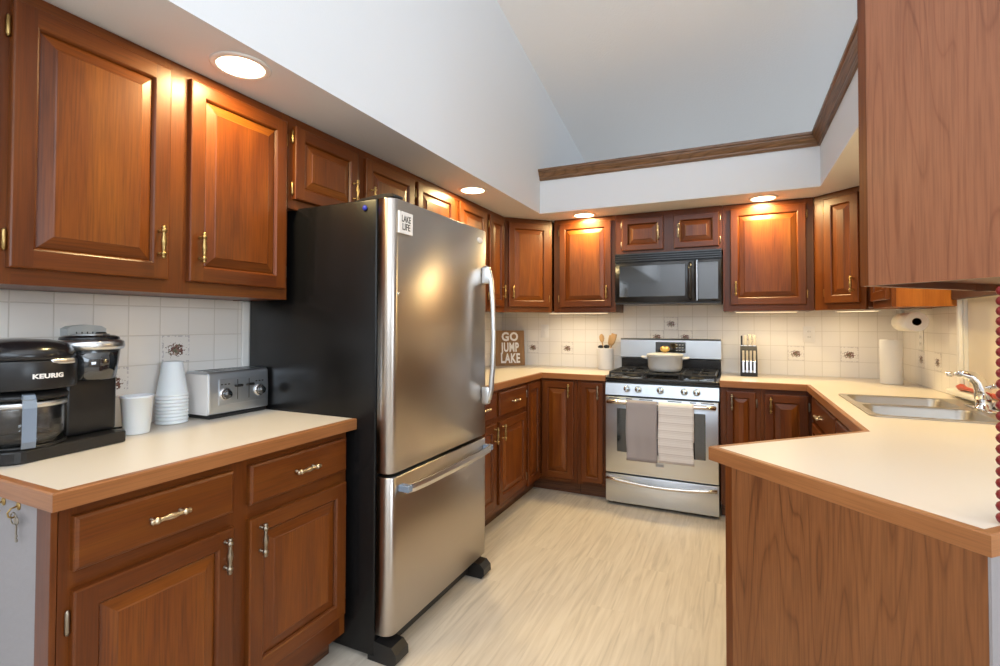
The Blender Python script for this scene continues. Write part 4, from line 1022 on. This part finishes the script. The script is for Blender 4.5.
# paper towels
pt = thing('paper_towel_roll', 'white paper towel roll standing upright in the right back corner', 'paper towel', (2.862, 4.065, H+.001))
m = MB(); m.lathe([(.018, 0), (.057, 0), (.0585, .003), (.0585, .272), (.057, .275), (.018, .275), (.018, 0)], seg=36); m.build('paper', PAPER, pt)
m = MB(); m.lathe([(.0175, .001), (.0175, .2755), (.016, .2755), (.016, .001)], seg=20); m.build('core', CARD, pt)
pt = thing('paper_towel_roll', 'white paper towel roll mounted sideways under the right wall cabinet', 'paper towel', (2.875, 3.62, 1.302))
def ring_roll(m, r0, r1, y0, y1, seg=32):
    m.lathe([(r0, y0), (r1, y0), (r1, y1), (r0, y1), (r0, y0)], seg=seg, axis='y')
m = MB(); ring_roll(m, .021, .053, 0, .26); o = m.build('paper', PAPER, pt)
for f in o.data.polygons:
    if abs(f.normal.y) > .7: f.use_smooth = False
m = MB(); ring_roll(m, .019, .0208, -.001, .261); m.build('core', CARD, pt)
m = MB(); rs = []
for k in range(7):
    a = R(190+60*k/6); rs.append((.0545*math.cos(a), .0545*math.sin(a)))
m.loft([[(x, y_, z) for x, z in rs]+[(x*1.02, y_, z*1.02) for x, z in rs[::-1]] for y_ in (.004, .255)]); m.build('loose_sheet', PAPER, pt)
ph = thing('paper_towel_holder', 'white under cabinet bracket carrying the sideways paper towel roll', 'holder', (2.875, 3.62, 1.302))
m = MB(); m.box(-.012, .012, .262, .268, -.012, .0775, .002); m.box(-.010, .010, -.0, .262, -.010, .010, .002); m.box(-.03, .03, .20, .268, .0725, .0785, .002); m.build('bracket', TRIMW, ph)
# electrical plates
def plate(label, loc, rz, kind):
    t = thing('wall_outlet' if kind == 'outlet' else 'light_switch', label, kind if kind == 'outlet' else 'switch', loc, rz)
    m = MB(); m.box(-.036, .036, -.005, 0, -.058, .058, .002, 2); m.build('cover_plate', PLATE, t)
    if kind == 'outlet':
        for z in (-.02, .02):
            m = MB(); m.box(-.015, .015, -.0065, -.0045, z-.013, z+.013, .003); r = m.build('socket', PLATE, t)
            m = MB(); m.box(-.007, -.005, -.0068, -.006, z-.004, z+.006); m.box(.005, .007, -.0068, -.006, z-.004, z+.006); m.build('slot', BLKP, r)
    else:
        m = MB(); m.box(-.005, .005, -.016, -.004, -.004, .012, .001); m.build('toggle', PLATE, t)
plate('ivory light switch on the tiles right of the wooden sign', (.430, YB-.0065, 1.222), 0, 'switch')
plate('ivory wall outlet on the tiles right of the knife block', (2.458, YB-.0065, 1.215), 0, 'outlet')
plate('ivory wall outlet on the side wall below the mounted paper roll', (XR-.0065, 4.02, 1.19), -90, 'outlet')
# beads hanging from the hanging cabinet
bg = thing('bead_garland', 'strand of round dark red beads hanging from the hanging cabinet', 'garland', (0, 0, 0))
GA, GZ = Vector((2.4535, 1.5035, ZB-.001)), Vector((2.4130, 1.4065, .926))
m = MB(); m.tube([GA, GA.lerp(GZ, .5), GZ], .0012, 6); m.build('cord', RED, bg)
m = MB(); m.lathe([(0, -.0100), (.0045, -.0093), (.0082, -.006), (.0100, 0), (.0082, .006), (.0045, .0093), (0, .0100)], seg=16)
bd = m.build('bead', RED, bg, GZ)
for k in range(1, 22):
    c = bd.copy(); COL.objects.link(c); c.parent = bg; c.location = GZ.lerp(GA, k/22.4)
